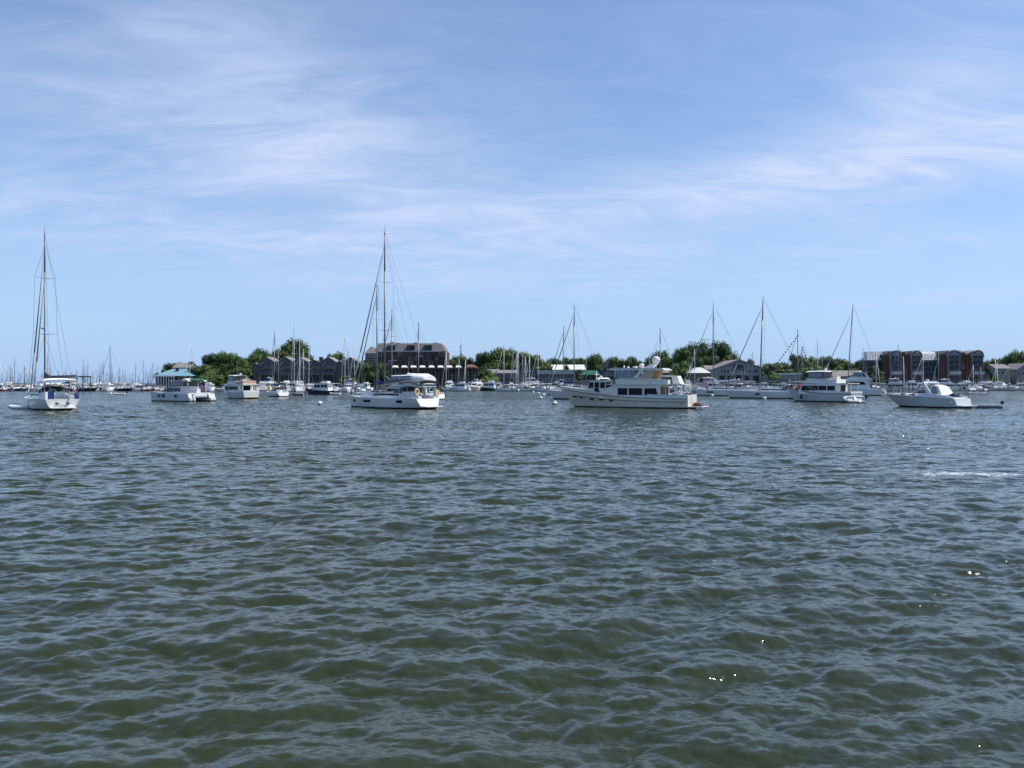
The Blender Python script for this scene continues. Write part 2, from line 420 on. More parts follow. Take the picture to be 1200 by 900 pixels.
def rails(parent, S, t0, t1, h=.62, n=7, inset=.1, r=.02, name='lifeline_rail', wires=2, bowjoin=False, m_='steel'):
    b = MB()
    for sg in (1, -1):
        P = [S(t0 + (t1 - t0) * i / n, sg, inset) for i in range(n + 1)]
        for q in P: b.tube(q, q + Vector((0, 0, h)), r, r, 4)
        for w in range(wires):
            z = h * (1 - w * .45); b.path([q + Vector((0, 0, z)) for q in P], r * .8, 4)
    if bowjoin:
        a, c = S(t1, 1, inset), S(t1, -1, inset); b.path([a + Vector((0, 0, h)), c + Vector((0, 0, h))], r, 4)
    b.build(name, m_, parent)
def us_flag(parent, base, top, w, h, ang=PI, droop=.5, staff=True):   # staff from base to top, flag hangs from its top
    base = Vector(base); top = Vector(top)
    g = MB(); n, m_ = 8, 13
    d = Vector((math.cos(ang), math.sin(ang), 0))
    rows = []
    for j in range(m_ + 1):
        row = []
        for i in range(n + 1):
            u = i / n; v = j / m_
            off = Vector((-d.y, d.x, 0)) * .10 * h * math.sin(u * 7 + v * 1.4) * (.3 + u)
            row.append(top - Vector((0, 0, v * h + droop * w * u * u * .8)) + d * (u * w * (1 - droop * .45)) + off)
        rows.append(row)
    g.grid(rows, lambda j, i: 2 if (i < 3 and j < 7) else (0 if j % 2 == 0 else 1))
    f = g.build('ensign_flag', ['flagred', 'flagwhite', 'flagblue'], parent)
    if staff:
        MB().tube(base, top + Vector((0, 0, .08)), .022, .018, 5).build('staff', 'whitespar', f)
def outboard(parent, x, y, z, s=1.0, m_='black'):
    b = MB(); b.house([(x, z + .25 * s, .13 * s), (x - .38 * s, z + .22 * s, .13 * s), (x - .42 * s, z + .48 * s, .12 * s), (x - .3 * s, z + .62 * s, .09 * s), (x - .02 * s, z + .58 * s, .1 * s)])
    b.box(x - .26 * s, x - .10 * s, -.06 * s, .06 * s, z - .55 * s, z + .25 * s)
    b.v = [(p[0], p[1] + y, p[2]) for p in b.v]
    o = b.build('outboard_motor', m_, parent)
    q = MB()
    for i in range(3):
        t = 2 * PI * i / 3; q.tube((x - .3 * s, y, z - .5 * s), (x - .3 * s, y + .14 * s * math.cos(t), z - .5 * s + .14 * s * math.sin(t)), .035 * s, .02 * s, 4)
    q.build('propeller', 'darkrubber', o)
def dinghy(name, L=2.9, B=1.5, tube='rubber', motor=True, seatm='whitecanvas'):
    r = empty(name); b = MB(); tr = .2; zc = .24; rows = []; P = []
    for i in range(9): P.append(Vector((-L / 2 + (L * .62) * i / 8, B / 2 - tr, zc)))
    for i in range(1, 12):
        a = PI / 2 - PI * i / 12; P.append(Vector((L * .12 + L * .38 * math.cos(a), (B / 2 - tr) * math.sin(a), zc + .14 * math.cos(a) ** 2)))
    for i in range(9): P.append(Vector((L * .12 - (L * .62) * i / 8, -(B / 2 - tr), zc)))
    for i, q in enumerate(P):
        d = (P[min(i + 1, len(P) - 1)] - P[max(i - 1, 0)]).normalized(); c = d.cross(Vector((0, 0, 1))).normalized()
        rad = tr * (.45 if i in (0, len(P) - 1) else 1)
        rows.append([q + c * math.cos(2 * PI * k / 10) * rad + Vector((0, 0, 1)) * math.sin(2 * PI * k / 10) * rad for k in range(10)])
    b.grid(rows, closed=True); b.face(rows[0]); b.face(rows[-1]); b.build('inflatable_tube', tube, r)
    f = MB(); f.box(-L / 2 + .1, L * .3, -(B / 2 - tr), B / 2 - tr, .14, .22); f.build('floor', 'palegrey', r)
    MB().box(-L / 2 + .08, -L / 2 + .14, -(B / 2 - tr), B / 2 - tr, .05, .50).build('transom_board', 'palegrey', r)
    MB().box(-.25, .05, -(B / 2 - tr), B / 2 - tr, .36, .41).build('seat', seatm, r)
    if motor: outboard(r, -L / 2 + .06, 0, .35, .85)
    return r
# ---------------------------------------------------------------- sailing yachts
def build_rig(r, H, x, z0, L, B, S, mastm='alu', furl=1, spreaders=(.36, .66), boom=None, cover='greycanvas', frac=.92, radar=False, rake=0.0, mr=.10, detail=True, fm='sailcloth'):
    """mast with spreaders, stays, boom with stowed mainsail and rolled headsail; H is the height of the masthead over the water"""
    def mp(z): return Vector((x - rake * (z - z0), 0, z))
    b = MB(); b.tube(mp(z0), mp(z0 + (H - z0) * .75), mr * 1.05, mr, 8, flat=.8); b.tube(mp(z0 + (H - z0) * .75), mp(H), mr, mr * .7, 8, flat=.8)
    mast = b.build('mast', mastm, r)
    for s in spreaders:
        z = z0 + (H - z0) * s; w = B * (.34 - .12 * s)
        q = MB()
        for sg in (1, -1): q.tube(mp(z), mp(z + .12) + Vector((-.25, sg * w, 0)), .05, .03, 5, flat=.5)
        q.build('spreader', mastm, mast)
    if detail:
        q = MB(); t = mp(H); q.tube(t, t + Vector((0, 0, .75)), .018, .012, 4); q.tube(t + Vector((0, 0, .05)), t + Vector((.55, 0, .22)), .018, .012, 4); q.tube(t + Vector((-.1, 0, .1)), t + Vector((-.35, .12, .35)), .016, .016, 4)
        q.build('masthead_antenna', mastm, mast)
    if radar:
        z = z0 + (H - z0) * .4; c = mp(z) + Vector((.42, 0, 0)); MB().ell(c, .3, .3, .13, 12, 6).build('radar_dome', 'white', mast)
    w = MB(); ch = [S(.45, sg, .05) for sg in (1, -1)]
    for sg, c in zip((1, -1), ch):
        pts = [c] + [mp(z0 + (H - z0) * s + .12) + Vector((-.25, sg * B * (.34 - .12 * s), 0)) for s in spreaders] + [mp(z0 + (H - z0) * frac)]
        w.path(pts, .016, 4)
        if spreaders: w.tube(c + Vector((.3, -sg * .05, 0)), mp(z0 + (H - z0) * spreaders[0]), .014, .014, 4)
    w.tube(mp(H), S(0, 1, .5), .014, .014, 4); w.tube(mp(H), S(0, -1, .5), .014, .014, 4)
    bow = S(1, 1); bow.y = 0
    w.tube(mp(z0 + (H - z0) * frac), bow, .018, .018, 4)
    w.build('rigging', 'wire', r)
    tips = [(frac, bow + Vector((-.25, 0, .35)))]
    if furl > 1: tips.append((.72, Vector((bow.x - L * .12, 0, bow.z + .3))))
    if furl:
        for fr, low in tips[:furl]:
            top = mp(z0 + (H - z0) * (fr - .01)); q = MB(); a = low; c = top.lerp(low, .06)
            q.tube(a, a.lerp(c, .3), .075, .085, 7); q.tube(a.lerp(c, .3), c, .085, .04, 7)
            o = q.build('furled_headsail', fm, r)
            MB().tube(low + Vector((0, 0, -.2)), low, .13, .13, 8).build('furler_drum', 'black', o)
    if boom:
        bl, bz, rise, yaw = boom
        a = mp(bz) + Vector((-.1, 0, 0)); c = a + Vector((-bl, yaw, rise))
        o = MB().tube(a, c, .09, .08, 7).build('boom', mastm, r)
        q = MB(); q.house([(a.x, a.z + .06, .14), (c.x + .3, c.z + .06, .09), (c.x + .35, c.z + .22, .07), (a.x - .9, a.z + .48, .12), (a.x + .02, a.z + .95, .08)]); q.v = [(p[0], p[1] + yaw * (a.x - p[0]) / bl, p[2]) for p in q.v]
        q.build('stowed_mainsail', cover, o)
        if detail: MB().tube(mp(z0 + .3) + Vector((-.1, 0, 0)), a.lerp(c, .3), .04, .04, 5).build('vang', mastm, o)
    return mast

def sailyacht(name, L=13.5, B=4.2, H=20, fb=1.45, fs=1.25, hullm='white', mastx=.4, mastm='alu', furl=1, spreaders=(.36, .66), wins=((-3.9, .8), (1.8, 1.6), (5.2, .7)),
              boomlen=5.0, cover='greycanvas', cover2='greycanvas', bim='greycanvas', hood=True, radar=False, rake=0.0, frac=.92, detail=True, srake=.35, tr=.84, roofw=(.26, -.27), bowrake=.5, mr=.10, stripe='black', bimz=3.2, rail=None, boomz=2.75, fm='sailcloth', roofh=.55, boomyaw=0.0):
    r = empty(name)
    S, st = make_hull(r, L, B, fb, fs, tr=tr, rake=bowrake, srake=srake, flare=.20, draft=.7, p=.38, fine=2.0, conv=.5, sternin=.52, mats=(hullm, 'bottom', stripe), rail=rail, dip=.03)
    zd = fs + .06
    x0, x1 = roofw[0] * L, roofw[1] * L
    w0 = B * .30
    zt = fs + roofh + .12
    c = MB(); c.house([(x0 + L * .05, fb * .93, w0 * .55), (x0 - L * .06, zt - .07, w0 * .72), (x0 - L * .2, zt, w0 * .92), (x1, zt + .04, w0), (x1 - .12, zd - .1, w0 * 1.1), (x0 - L * .15, zd - .05, w0 * 1.05)])
    roof = c.build('coachroof', 'white', r)
    q = MB(); hwf = lambda z: w0 * (1.08 - .12 * (z - zd) / (zt - zd))
    za, zb = zd + roofh * .42, zd + roofh * .78
    q.win([(x1 + .5, za), (x0 - L * .16, za), (x0 - L * .2, zb), (x1 + .5, zb)], hwf, .035); q.build('window', 'glass', roof)
    if detail:
        for k in range(3):
            xx = x0 - L * .1 - k * 1.15; MB().box(xx - .25, xx + .25, -.25, .25, zt - .05, zt + .07).build('hatch', 'glass', roof)
    for xw, ww in wins:                       # hull windows, each let into the topsides
        t = (xw + L / 2) / L; bd, bw, zs = st(t)
        q = MB()
        for sg in (1, -1):
            z0, z1 = .72, 1.02
            def yy(x, z):
                b2, w2, s2 = st((x + L / 2) / L); return w2 + (b2 - w2) * (z / s2) ** (.5 + .8 * min(1, max(0, ((x + L / 2) / L - .38) / .62) * 1.6))
            pts = [(xw - ww / 2, z0), (xw + ww / 2, z0), (xw + ww / 2, z1), (xw - ww / 2, z1)]
            a = [(x, sg * (yy(x, z) + .03), z) for x, z in pts]; cc = [(x, sg * (yy(x, z) - .05), z) for x, z in pts]
            q.face(a)
            for i in range(4): q.face([a[i], a[(i + 1) % 4], cc[(i + 1) % 4], cc[i]])
        q.build('hull_window', 'glass', r)
    build_rig(r, H, L * (mastx - .5) + .0 if mastx > 1 else (mastx - .5) * L, zt, L, B, S, mastm, furl, spreaders, (boomlen, boomz, .35, boomyaw), cover, frac, radar, rake, mr, detail, fm)
    if hood:
        q = MB(); x = x1 + .55; n = 7; rows = []
        for k, (dx_, h_, w_) in enumerate(((.95, .05, .9), (.45, .62, 1.0), (-.25, .80, 1.05), (-.75, .72, 1.05))):
            rows.append([(x + dx_, w0 * w_ * 1.1 * math.cos(PI * i / 10), zt - .12 + h_ * math.sin(PI * i / 10) ** .5) for i in range(11)])
        q.grid(rows, lambda i, j: 1 if (i == 0 and 2 < j < 8) else 0); q.build('sprayhood', [cover2, 'paleglass'], r)
    # cockpit: well, coamings, wheels
    q = MB(); xc0, xc1 = -L / 2 + .35, x1 - .05
    for sg in (1, -1):
        q.hexa([(xc0, sg * B * .22, zd - .1), (xc1, sg * B * .22, zd - .1), (xc1, sg * B * .33, zd - .1), (xc0, sg * B * .36, zd - .1), (xc0, sg * B * .23, zd + .22), (xc1, sg * B * .23, zd + .42), (xc1, sg * B * .30, zd + .42), (xc0, sg * B * .34, zd + .22)])
    q.build('cockpit_coaming', 'white', r)
    for sg in (1, -1):
        q = MB(); xw = xc0 + 1.0; yw = sg * B * .15; zc = zd + .55; n = 14
        ring = [Vector((xw, yw + .42 * math.cos(2 * PI * i / n), zc + .42 * math.sin(2 * PI * i / n))) for i in range(n + 1)]
        q.path(ring, .025, 4)
        for i in range(0, n, 3): q.tube((xw, yw, zc), ring[i], .016, .016, 4)
        q.tube((xw + .08, yw, zd - .1), (xw + .08, yw, zc + .1), .09, .08, 6)
        q.build('steering_wheel', 'steel', r)
    if detail:
        q = MB(); q.box(-L / 2 - .75, -L / 2 + .15, -B * .30, B * .30, .28, .36); q.build('swim_platform', 'deck', r)
        rails(r, S, .04, .93, .62, 9, .1, .02)
        bow = S(1, 1); q = MB()
        for sg in (1, -1):
            a = S(.90, sg, .1); q.path([a, a + Vector((0, 0, .68)), Vector((bow.x + .15, sg * .12, bow.z + .72)), Vector((bow.x - .2, sg * .08, bow.z))], .025, 5)
        q.tube((bow.x + .15, .12, bow.z + .72), (bow.x + .15, -.12, bow.z + .72), .025, .025, 5); q.build('bow_pulpit', 'steel', r)
        q = MB()
        for sg in (1, -1):
            a = S(.02, sg, .1); c2 = S(.02, sg, B * .25); b2 = S(.12, sg, .1)
            q.path([b2, b2 + Vector((0, 0, .66)), a + Vector((0, 0, .66)), c2 + Vector((0, 0, .66)), c2], .025, 5); q.path([b2 + Vector((0, 0, .36)), a + Vector((0, 0, .36)), c2 + Vector((0, 0, .36))], .02, 5); q.tube(a, a + Vector((0, 0, .66)), .025, .025, 5)
        q.build('stern_pushpit', 'steel', r)
    if bim:
        q = MB(); xa, xb = -L / 2 + .3, x1 + .15; rows = []
        for i in range(6):
            u = i / 5; xx = xa + (xb - xa) * u; zz_ = bimz + .16 * math.sin(PI * u)
            rows.append([(xx, B * .40 * math.cos(PI * j / 8), zz_ - .42 * (1 - math.sin(PI * j / 8) ** .45)) for j in range(9)])
        q.grid(rows); rows2 = [[(p[0], p[1], p[2] - .05) for p in rw] for rw in rows]; q.grid([list(reversed(rw)) for rw in rows2])
        o = q.build('bimini', bim, r); q = MB()
        for xx in (xa + .2, (xa + xb) / 2, xb - .2):
            for sg in (1, -1): q.tube((xx, sg * B * .36, zd), (xx + (.25 if xx < 0 else 0), sg * B * .40, bimz - .35), .02, .02, 4)
        q.build('bimini_frame', 'steel', o)
    return r, S
# ---------------------------------------------------------------- motor boats (bow +x, port +y)
def lin(z0, w0, z1, w1): return lambda z: w0 + (w1 - w0) * (z - z0) / (z1 - z0)

def long_trawler():
    """the big pilothouse motor yacht in the middle of the anchorage, 17.5 m"""
    r = empty('pilothouse_yacht'); L, B = 17.4, 5.0
    S, st = make_hull(r, L, B, 2.75, 1.45, tr=.86, rake=2.0, srake=-.05, flare=.22, draft=.9, p=.35, fine=2.5, dip=.12, mats=('cream', 'bottom', 'black'), rail=None, deckm='deck')
    q = MB()      # cove line and rubbing strake low on the side
    for sg in (1, -1):
        q.path([S(i / 18 * .86, sg, -.02, -.42 - .3 * (i / 18) ** 2) for i in range(19)], .04, 5)
        q.path([S(i / 18 * .97, sg, -.0, .0) for i in range(19)], .05, 5)
    q.build('rubbing_strake', 'greycanvas', r)
    # raised foredeck bulwark
    q = MB()
    for sg in (1, -1):
        rows = [[S(.62 + .38 * i / 10, sg, .02), S(.62 + .38 * i / 10, sg, -.06 * (i / 10), .10 + .34 * min(1, i / 3))] for i in range(11)]
        q.grid(rows); q.path([rw[1] for rw in rows], .055, 5)
    q.build('bulwark', 'offwhite', r)
    # portholes
    for xx, ww, zz in ((6.4, .42, 1.62), (5.3, .42, 1.52), (3.7, .5, 1.28), (2.3, .55, 1.22), (.9, .55, 1.15)):
        q = MB(); t = (xx + L / 2) / L
        bd, bw, zs = st(t)
        for sg in (1, -1):
            yy = lambda z: bw + (bd - bw) * (z / zs) ** 1.3
            a = [(xx + ww / 2 * math.cos(2 * PI * i / 10), sg * (yy(zz) + .05), zz + .14 * math.sin(2 * PI * i / 10)) for i in range(10)]
            q.face(a); c = [(x, y - sg * .2, z) for x, y, z in a]
            for i in range(10): q.face([a[i], a[(i + 1) % 10], c[(i + 1) % 10], c[i]])
        q.build('porthole', 'glass', r)
    for xx in (-2.4, -5.0, -8.0):
        q = MB(); q.tube((xx, 2.40 if xx > -6 else 2.25, .78), (xx, -2.40 if xx > -6 else -2.25, .78), .07, .07, 8); q.build('exhaust_outlet', 'black', r)
    # trunk cabin forward, main saloon, pilothouse
    w0 = 1.95
    q = MB(); q.house([(6.0, 2.0, .6), (5.5, 2.35, .9), (2.1, 2.55, 1.7), (2.1, 1.4, 1.9), (5.8, 1.6, .8)]); trunk = q.build('trunk_cabin', 'offwhite', r)
    q = MB(); q.house([(-5.3, 1.1, w0 + .15), (-5.3, 3.42, w0), (.6, 3.42, w0), (2.5, 2.55, w0), (2.5, 1.3, w0 + .1)]); sal = q.build('saloon', 'offwhite', r)
    hw = lin(1.1, w0 + .15, 3.42, w0)
    for xa, xb in ((-1.15, .1), (-3.05, -1.35 - .0), (-5.05, -3.35)):
        q = MB(); za, zb = 1.95, 2.95
        pts = [(xa, za), (xb, za), (xb, zb), (xa + (.28 if xa < -5 else 0), zb)]
        q.win(pts, hw, .04); q.build('window', 'glass', sal)
    q = MB(); q.house([(1.05, 2.5, 1.75), (1.05, 4.02, 1.6), (4.05, 4.02, 1.5), (4.55, 2.5, 1.65)]); ph = q.build('pilothouse', 'white', r)
    hp = lin(2.5, 1.72, 4.02, 1.57)
    for xa, xb, xc in ((3.5, 4.18, 4.02), (2.75, 3.3, 3.3), (1.95, 2.55, 2.55), (1.15, 1.8, 1.8)):
        q = MB(); q.win([(xa, 2.95 if xa != 2.75 else 2.3), (xb, 2.95 if xa != 2.75 else 2.3), (xc, 3.82), (xa, 3.82)], hp, .05); q.build('window', 'glass', ph)
    for k in (-1, 0, 1):
        q = MB(); q.hexa([(4.44, k * .95 - .42, 2.95), (4.50, k * .95 - .42, 2.95), (4.50, k * .95 + .42, 2.95), (4.44, k * .95 + .42, 2.95), (4.12, k * .95 - .40, 3.85), (4.18, k * .95 - .40, 3.85), (4.18, k * .95 + .40, 3.85), (4.12, k * .95 + .40, 3.85)]); q.build('windscreen', 'glass', ph)
    q = MB(); q.house([(.9, 4.02, 1.8), (.9, 4.16, 1.8), (4.3, 4.14, 1.65), (4.75, 4.02, 1.55)]); q.build('pilothouse_roof', 'white', ph)
    # boat deck over the saloon, reaching aft
    q = MB(); q.house([(-8.0, 3.45, 2.1), (-8.0, 3.58, 2.1), (1.4, 3.58, 2.2), (1.6, 3.45, 2.2)]); bd_ = q.build('boat_deck', 'white', r)
    # flybridge coaming
    q = MB(); q.house([(-2.9, 3.58, 1.9), (-3.0, 4.35, 1.9), (1.0, 4.50, 1.75), (1.8, 4.16, 1.5), (1.6, 3.58, 1.6)]); fb_ = q.build('flybridge', 'cream', r); fb_.location.x = -1.1
    q = MB(); q.house([(-5.2, 3.58, 1.95), (-5.2, 4.15, 1.95), (-3.0, 4.25, 1.95), (-3.0, 3.58, 1.95)]); q.build('flybridge_coaming', 'offwhite', fb_)
    # enclosure curtains in clear vinyl forward, beige aft, and the hardtop
    q = MB(); q.house([(-1.2, 4.40, 1.82), (-.9, 5.62, 1.65), (1.6, 5.62, 1.5), (1.7, 4.40, 1.6)]); en = q.build('clear_curtain', 'paleglass', fb_)
    q = MB()
    for xx in (1.7, .75, -.1): q.tube((xx, 1.78, 4.36), (xx - .1, 1.70, 5.62), .035, .035, 4); q.tube((xx, -1.78, 4.36), (xx - .1, -1.70, 5.62), .035, .035, 4)
    q.build('curtain_frame', 'white', en)
    for sg in (1, -1):
        q = MB(); q.hexa([(-1.95, sg * 1.80, 4.38), (-1.05, sg * 1.86, 4.38), (-1.05, sg * 1.92, 4.38), (-1.95, sg * 1.90, 4.38), (-2.95, sg * 1.70, 5.62), (-2.45, sg * 1.70, 5.62), (-2.45, sg * 1.78, 5.62), (-2.95, sg * 1.78, 5.62)]) if 0 else q.hexa([(-1.2, sg * 1.84, 4.38), (-.75, sg * 1.84, 4.38), (-.75, sg * 1.92, 4.38), (-1.2, sg * 1.92, 4.38), (-1.95, sg * 1.74, 5.62), (-1.6, sg * 1.74, 5.62), (-1.6, sg * 1.82, 5.62), (-1.95, sg * 1.82, 5.62)])
        q.build('radar_arch', 'white', fb_)
    for sg in (1, -1):
        q = MB(); q.hexa([(-3.1, sg * 1.78, 4.30), (-1.6, sg * 1.78, 4.38), (-1.6, sg * 1.82, 4.38), (-3.1, sg * 1.82, 4.30), (-3.5, sg * 1.68, 5.60), (-2.35, sg * 1.68, 5.60), (-2.35, sg * 1.72, 5.60), (-3.5, sg * 1.72, 5.60)]); q.build('beige_curtain', 'beigecanvas', fb_)
    q = MB(); q.house([(-4.7, 5.60, 1.7), (-4.3, 5.86, 1.7), (2.2, 5.98, 1.5), (2.8, 5.72, 1.4), (2.6, 5.62, 1.4)]); ht = q.build('hardtop', 'white', fb_)
    q = MB(); q.house([(-2.6, 5.9, .45), (-3.4, 6.6, .2), (-2.9, 6.75, .2), (-1.5, 5.9, .45)]); q.build('radar_mast', 'white', ht)
    MB().ell((-3.1, 0, 7.15), .50, .50, .55, 14, 10).build('satellite_dome', 'white', ht)
    MB().ell((-1.4, .5, 6.25), .34, .34, .36, 12, 8).box(-1.55, -1.25, .4, .6, 5.8, 6.1).build('satellite_dome', 'white', ht)
    MB().box(-.55, -.3, -.7, .7, 6.05, 6.17).box(-.5, -.35, -.1, .1, 5.8, 6.06).build('radar_scanner', 'white', ht)
    MB().ell((.4, .3, 6.02), .18, .18, .2, 8, 6).build('searchlight', 'white', ht)
    MB().tube((1.2, -.4, 5.8), (1.2, -.4, 6.35), .1, .08, 6).build('horn', 'white', ht)
    MB().tube((-2.7, 1.3, 5.8), (-2.7, 1.3, 9.9), .035, .018, 5).build('whip_antenna', 'whitespar', ht)
    MB().tube((-2.7, -1.3, 5.8), (-2.9, -1.3, 8.6), .03, .015, 5).build('whip_antenna', 'whitespar', ht)
    # small signal mast on the foredeck side and the windlass, seats
    MB().tube((3.6, .2, 4.1), (3.6, .2, 5.6), .06, .04, 6).box(3.55, 3.65, -.55, .85, 4.95, 5.02).build('signal_mast', 'white', ph)
    MB().house([(6.9, 2.5, .25), (6.9, 2.95, .22), (7.5, 2.95, .2), (7.5, 2.5, .25)]).build('windlass', 'white', r)
    q = MB(); q.house([(5.9, 2.35, .8), (5.9, 2.75, .75), (6.6, 2.75, .6), (6.6, 2.35, .65)]); q.build('foredeck_seat', 'beigecanvas', r)
    rails(r, S, .55, .99, .95, 8, .05, .022, 'bow_rail', 1, False)
    # tender and its covers on the boat deck, stair aft, aft deck interior
    q = MB(); q.house([(-7.5, 3.6, .9), (-7.1, 4.75, .85), (-5.0, 4.85, .8), (-4.9, 4.68, .8), (-6.4, 4.6, .82), (-6.6, 3.6, .9)]); q.build('boat_deck_seat', 'offwhite', bd_)
    q = MB(); q.box(-6.3, -5.5, -.6, .6, 3.6, 4.45); q.build('locker_door', 'varnish', bd_)
    for sg in (1, -1):
        q = MB()
        for xx in (-7.9, -6.9, -5.9): q.tube((xx, sg * 1.95, 3.58), (xx, sg * 1.95, 4.25), .02, .02, 4)
        q.path([(-7.9, sg * 1.95, 4.25), (-5.7, sg * 1.95, 4.25)], .025, 4); q.build('deck_rail', 'steel', bd_)
    q = MB(); q.box(-5.36, -5.30, -1.6, 1.6, 1.5, 3.1); q.build('saloon_door', 'varnish', sal)
    for sg in (1, -1): MB().hexa([(-8.4, sg * 1.7, 1.55), (-8.1, sg * 1.7, 1.55), (-8.1, sg * 1.95, 1.55), (-8.4, sg * 1.95, 1.55), (-6.9, sg * 1.7, 3.5), (-6.6, sg * 1.7, 3.5), (-6.6, sg * 1.95, 3.5), (-6.9, sg * 1.95, 3.5)]).build('stair', 'white', r)
    for xx in (-6.0, -7.9):
        for sg in (1, -1): MB().tube((xx, sg * 2.0, 1.3), (xx, sg * 2.0, 3.46), .05, .05, 6).build('post', 'white', bd_)
    q = MB()
    for sg in (1, -1):
        q.grid([[S(.30 * i / 6, sg, .03), S(.30 * i / 6, sg, .03, .55)] for i in range(7)]); q.path([S(.30 * i / 6, sg, .03, .55) for i in range(7)], .05, 5)
    a = S(0, 1, .03); c = S(0, -1, .03); up = Vector((0, 0, .55)); q.face([a, c, c + up, a + up]); q.build('aft_bulwark', 'white', r)
    q = MB(); q.box(-7.9, -6.4, -.6, .6, 1.45, 2.1); q.box(-8.3, -8.1, -1.2, 1.2, 1.45, 2.25); q.build('aft_deck_settee', 'varnish', r)
    q = MB(); q.house([(-8.65, .26, 2.0), (-8.65, .36, 2.0), (-10.3, .36, 1.85), (-10.35, .30, 1.85), (-10.2, .22, 1.8)]); q.build('swim_platform', 'offwhite', r)
    q = MB()
    for y in (-1.7, -.85, 0, .85, 1.7): q.tube((-10.2, y, .36), (-10.2, y, 1.15), .02, .02, 4)
    q.path([(-10.2, -1.7, 1.15), (-10.2, 1.7, 1.15)], .02, 4); q.build('staple_rail', 'steel', r)
    us_flag(r, (-8.6, 0, 1.9), (-9.6, 0, 4.4), 1.7, 1.0, R(200), .75)
    return r

def canvas_motoryacht(nm='flybridge_yacht', hullm='palegrey', encl='greycanvas', aft='beigecanvas', top='whitecanvas', rail='black', dark_win='glass', davit=True, canopy_len=1.0, L=11.4):
    """older double-deck cruiser: high cabin, long upper deck overhang, flybridge under canvas"""
    r = empty(nm); B = 3.9; k = L / 11.4
    S, st = make_hull(r, L, B, 2.05, 1.25, tr=.86, rake=1.3, srake=0.0, flare=.2, draft=.7, p=.35, fine=2.4, dip=.1, mats=(hullm, 'bottom', 'black'), rail=rail)
    w0 = 1.55
    q = MB(); q.house([(-3.4 * k, 1.1, w0 + .1), (-3.4 * k, 2.62, w0 - .02), (2.2 * k, 2.62, w0 - .1), (2.9 * k, 1.7, w0 - .15), (2.9 * k, 1.2, w0)]); cab = q.build('cabin', 'white', r)
    hw = lin(1.1, w0 + .1, 2.62, w0 - .04)
    for xa, xb, m_ in ((1.0, 2.2, 'glass'), (-.4, .85, 'glass'), (-1.75, -.55, dark_win), (-3.15, -1.95, dark_win)):
        q = MB(); q.win([(xa * k, 1.72), (xb * k + (.15 if xb > 2 else 0), 1.72), (xb * k, 2.38), (xa * k, 2.38)], hw, .045); q.build('window', m_, cab)
    q = MB()
    for y in (-.95, 0, .95): q.hexa([(2.72 * k, y - .42, 1.78), (2.90 * k, y - .42, 1.78), (2.90 * k, y + .42, 1.78), (2.72 * k, y + .42, 1.78), (2.2 * k, y - .40, 2.48), (2.37 * k, y - .40, 2.48), (2.37 * k, y + .40, 2.48), (2.2 * k, y + .40, 2.48)])
    q.build('windscreen', 'glass', cab)
    q = MB(); q.house([(3.9 * k, 1.55, .6), (3.6 * k, 1.85, .8), (2.6 * k, 2.0, 1.3), (2.6 * k, 1.3, 1.4)]); q.build('trunk_cabin', 'white', r)
    q = MB(); q.house([(-5.3 * k, 2.66, 1.6), (-5.3 * k, 2.76, 1.6), (2.5 * k, 2.78, 1.5), (2.7 * k, 2.68, 1.4)]); ud = q.build('upper_deck', 'white', r)
    q = MB(); q.house([(-1.9 * k, 2.78, 1.3), (-1.9 * k, 3.42, 1.35), (1.6 * k, 3.5, 1.25), (2.2 * k, 2.78, 1.2)]); fb_ = q.build('flybridge', 'white', r)
    xa, xb = -.9 * k - canopy_len, 1.5 * k
    q = MB(); q.house([(xa + 1.2, 3.45, 1.28), (xa + 1.1, 4.42, 1.2), (xb - .1, 4.42, 1.15), (xb + .1, 3.45, 1.2)]); en = q.build('canvas_enclosure', encl, fb_)
    q = MB(); hq = lin(3.45, 1.28, 4.42, 1.19)
    q.win([(xa + 1.35, 3.62), (xb - .15, 3.62), (xb - .25, 4.3), (xa + 1.35, 4.3)], hq, .03); q.build('clear_panel', 'paleglass', en)
    q = MB(); rows = []
    for i in range(7):
        u = i / 6; x_ = xa + (xb + .25 - xa) * u
        rows.append([(x_, 1.32 * math.cos(PI * j / 8), 4.40 + .07 * math.sin(PI * u) + .14 * math.sin(PI * j / 8)) for j in range(9)])
    q.grid(rows); q.grid([[(p[0], p[1], p[2] - .06) for p in reversed(rw)] for rw in rows]); bt = q.build('bimini', top, fb_)
    q = MB()
    for x_, d_ in ((xa + .15, .5), (xa + .9, -.3)):
        for sg in (1, -1): q.tube((x_ + d_, sg * 1.25, 3.0), (x_, sg * 1.28, 4.42), .022, .022, 4)
    q.build('bimini_frame', 'steel', bt)
    q = MB(); q.house([(-3.3 * k, 2.78, 1.35), (-3.3 * k, 3.3, 1.35), (-1.9 * k, 3.38, 1.35), (-1.9 * k, 2.78, 1.35)]); q.build('aft_screen', aft, ud)
    q = MB(); q.box(-2.9 * k, -2.2 * k, -.5, .5, 3.3, 3.75); q.build('deck_chair', aft, ud)
    if aft == 'beigecanvas':
        q = MB(); q.house([(-5.0 * k, 2.78, 1.4), (-5.0 * k, 3.45, 1.38), (-3.35 * k, 3.5, 1.38), (-3.35 * k, 2.78, 1.4)]); q.build('aft_screen', aft, ud)
        for sg in (1, -1): q = MB(); q.box(-4.9 * k, -4.4 * k, sg * 1.5 - .03, sg * 1.5 + .03, 1.3, 2.66); q.build('side_curtain', aft, ud)
        q = MB()
        for sg in (1, -1): q.grid([[S(.30 * i / 5, sg, -.01, .02), S(.30 * i / 5, sg, -.01, .40)] for i in range(6)])
        q.build('stern_dodger', 'offwhite', r)
    q = MB()
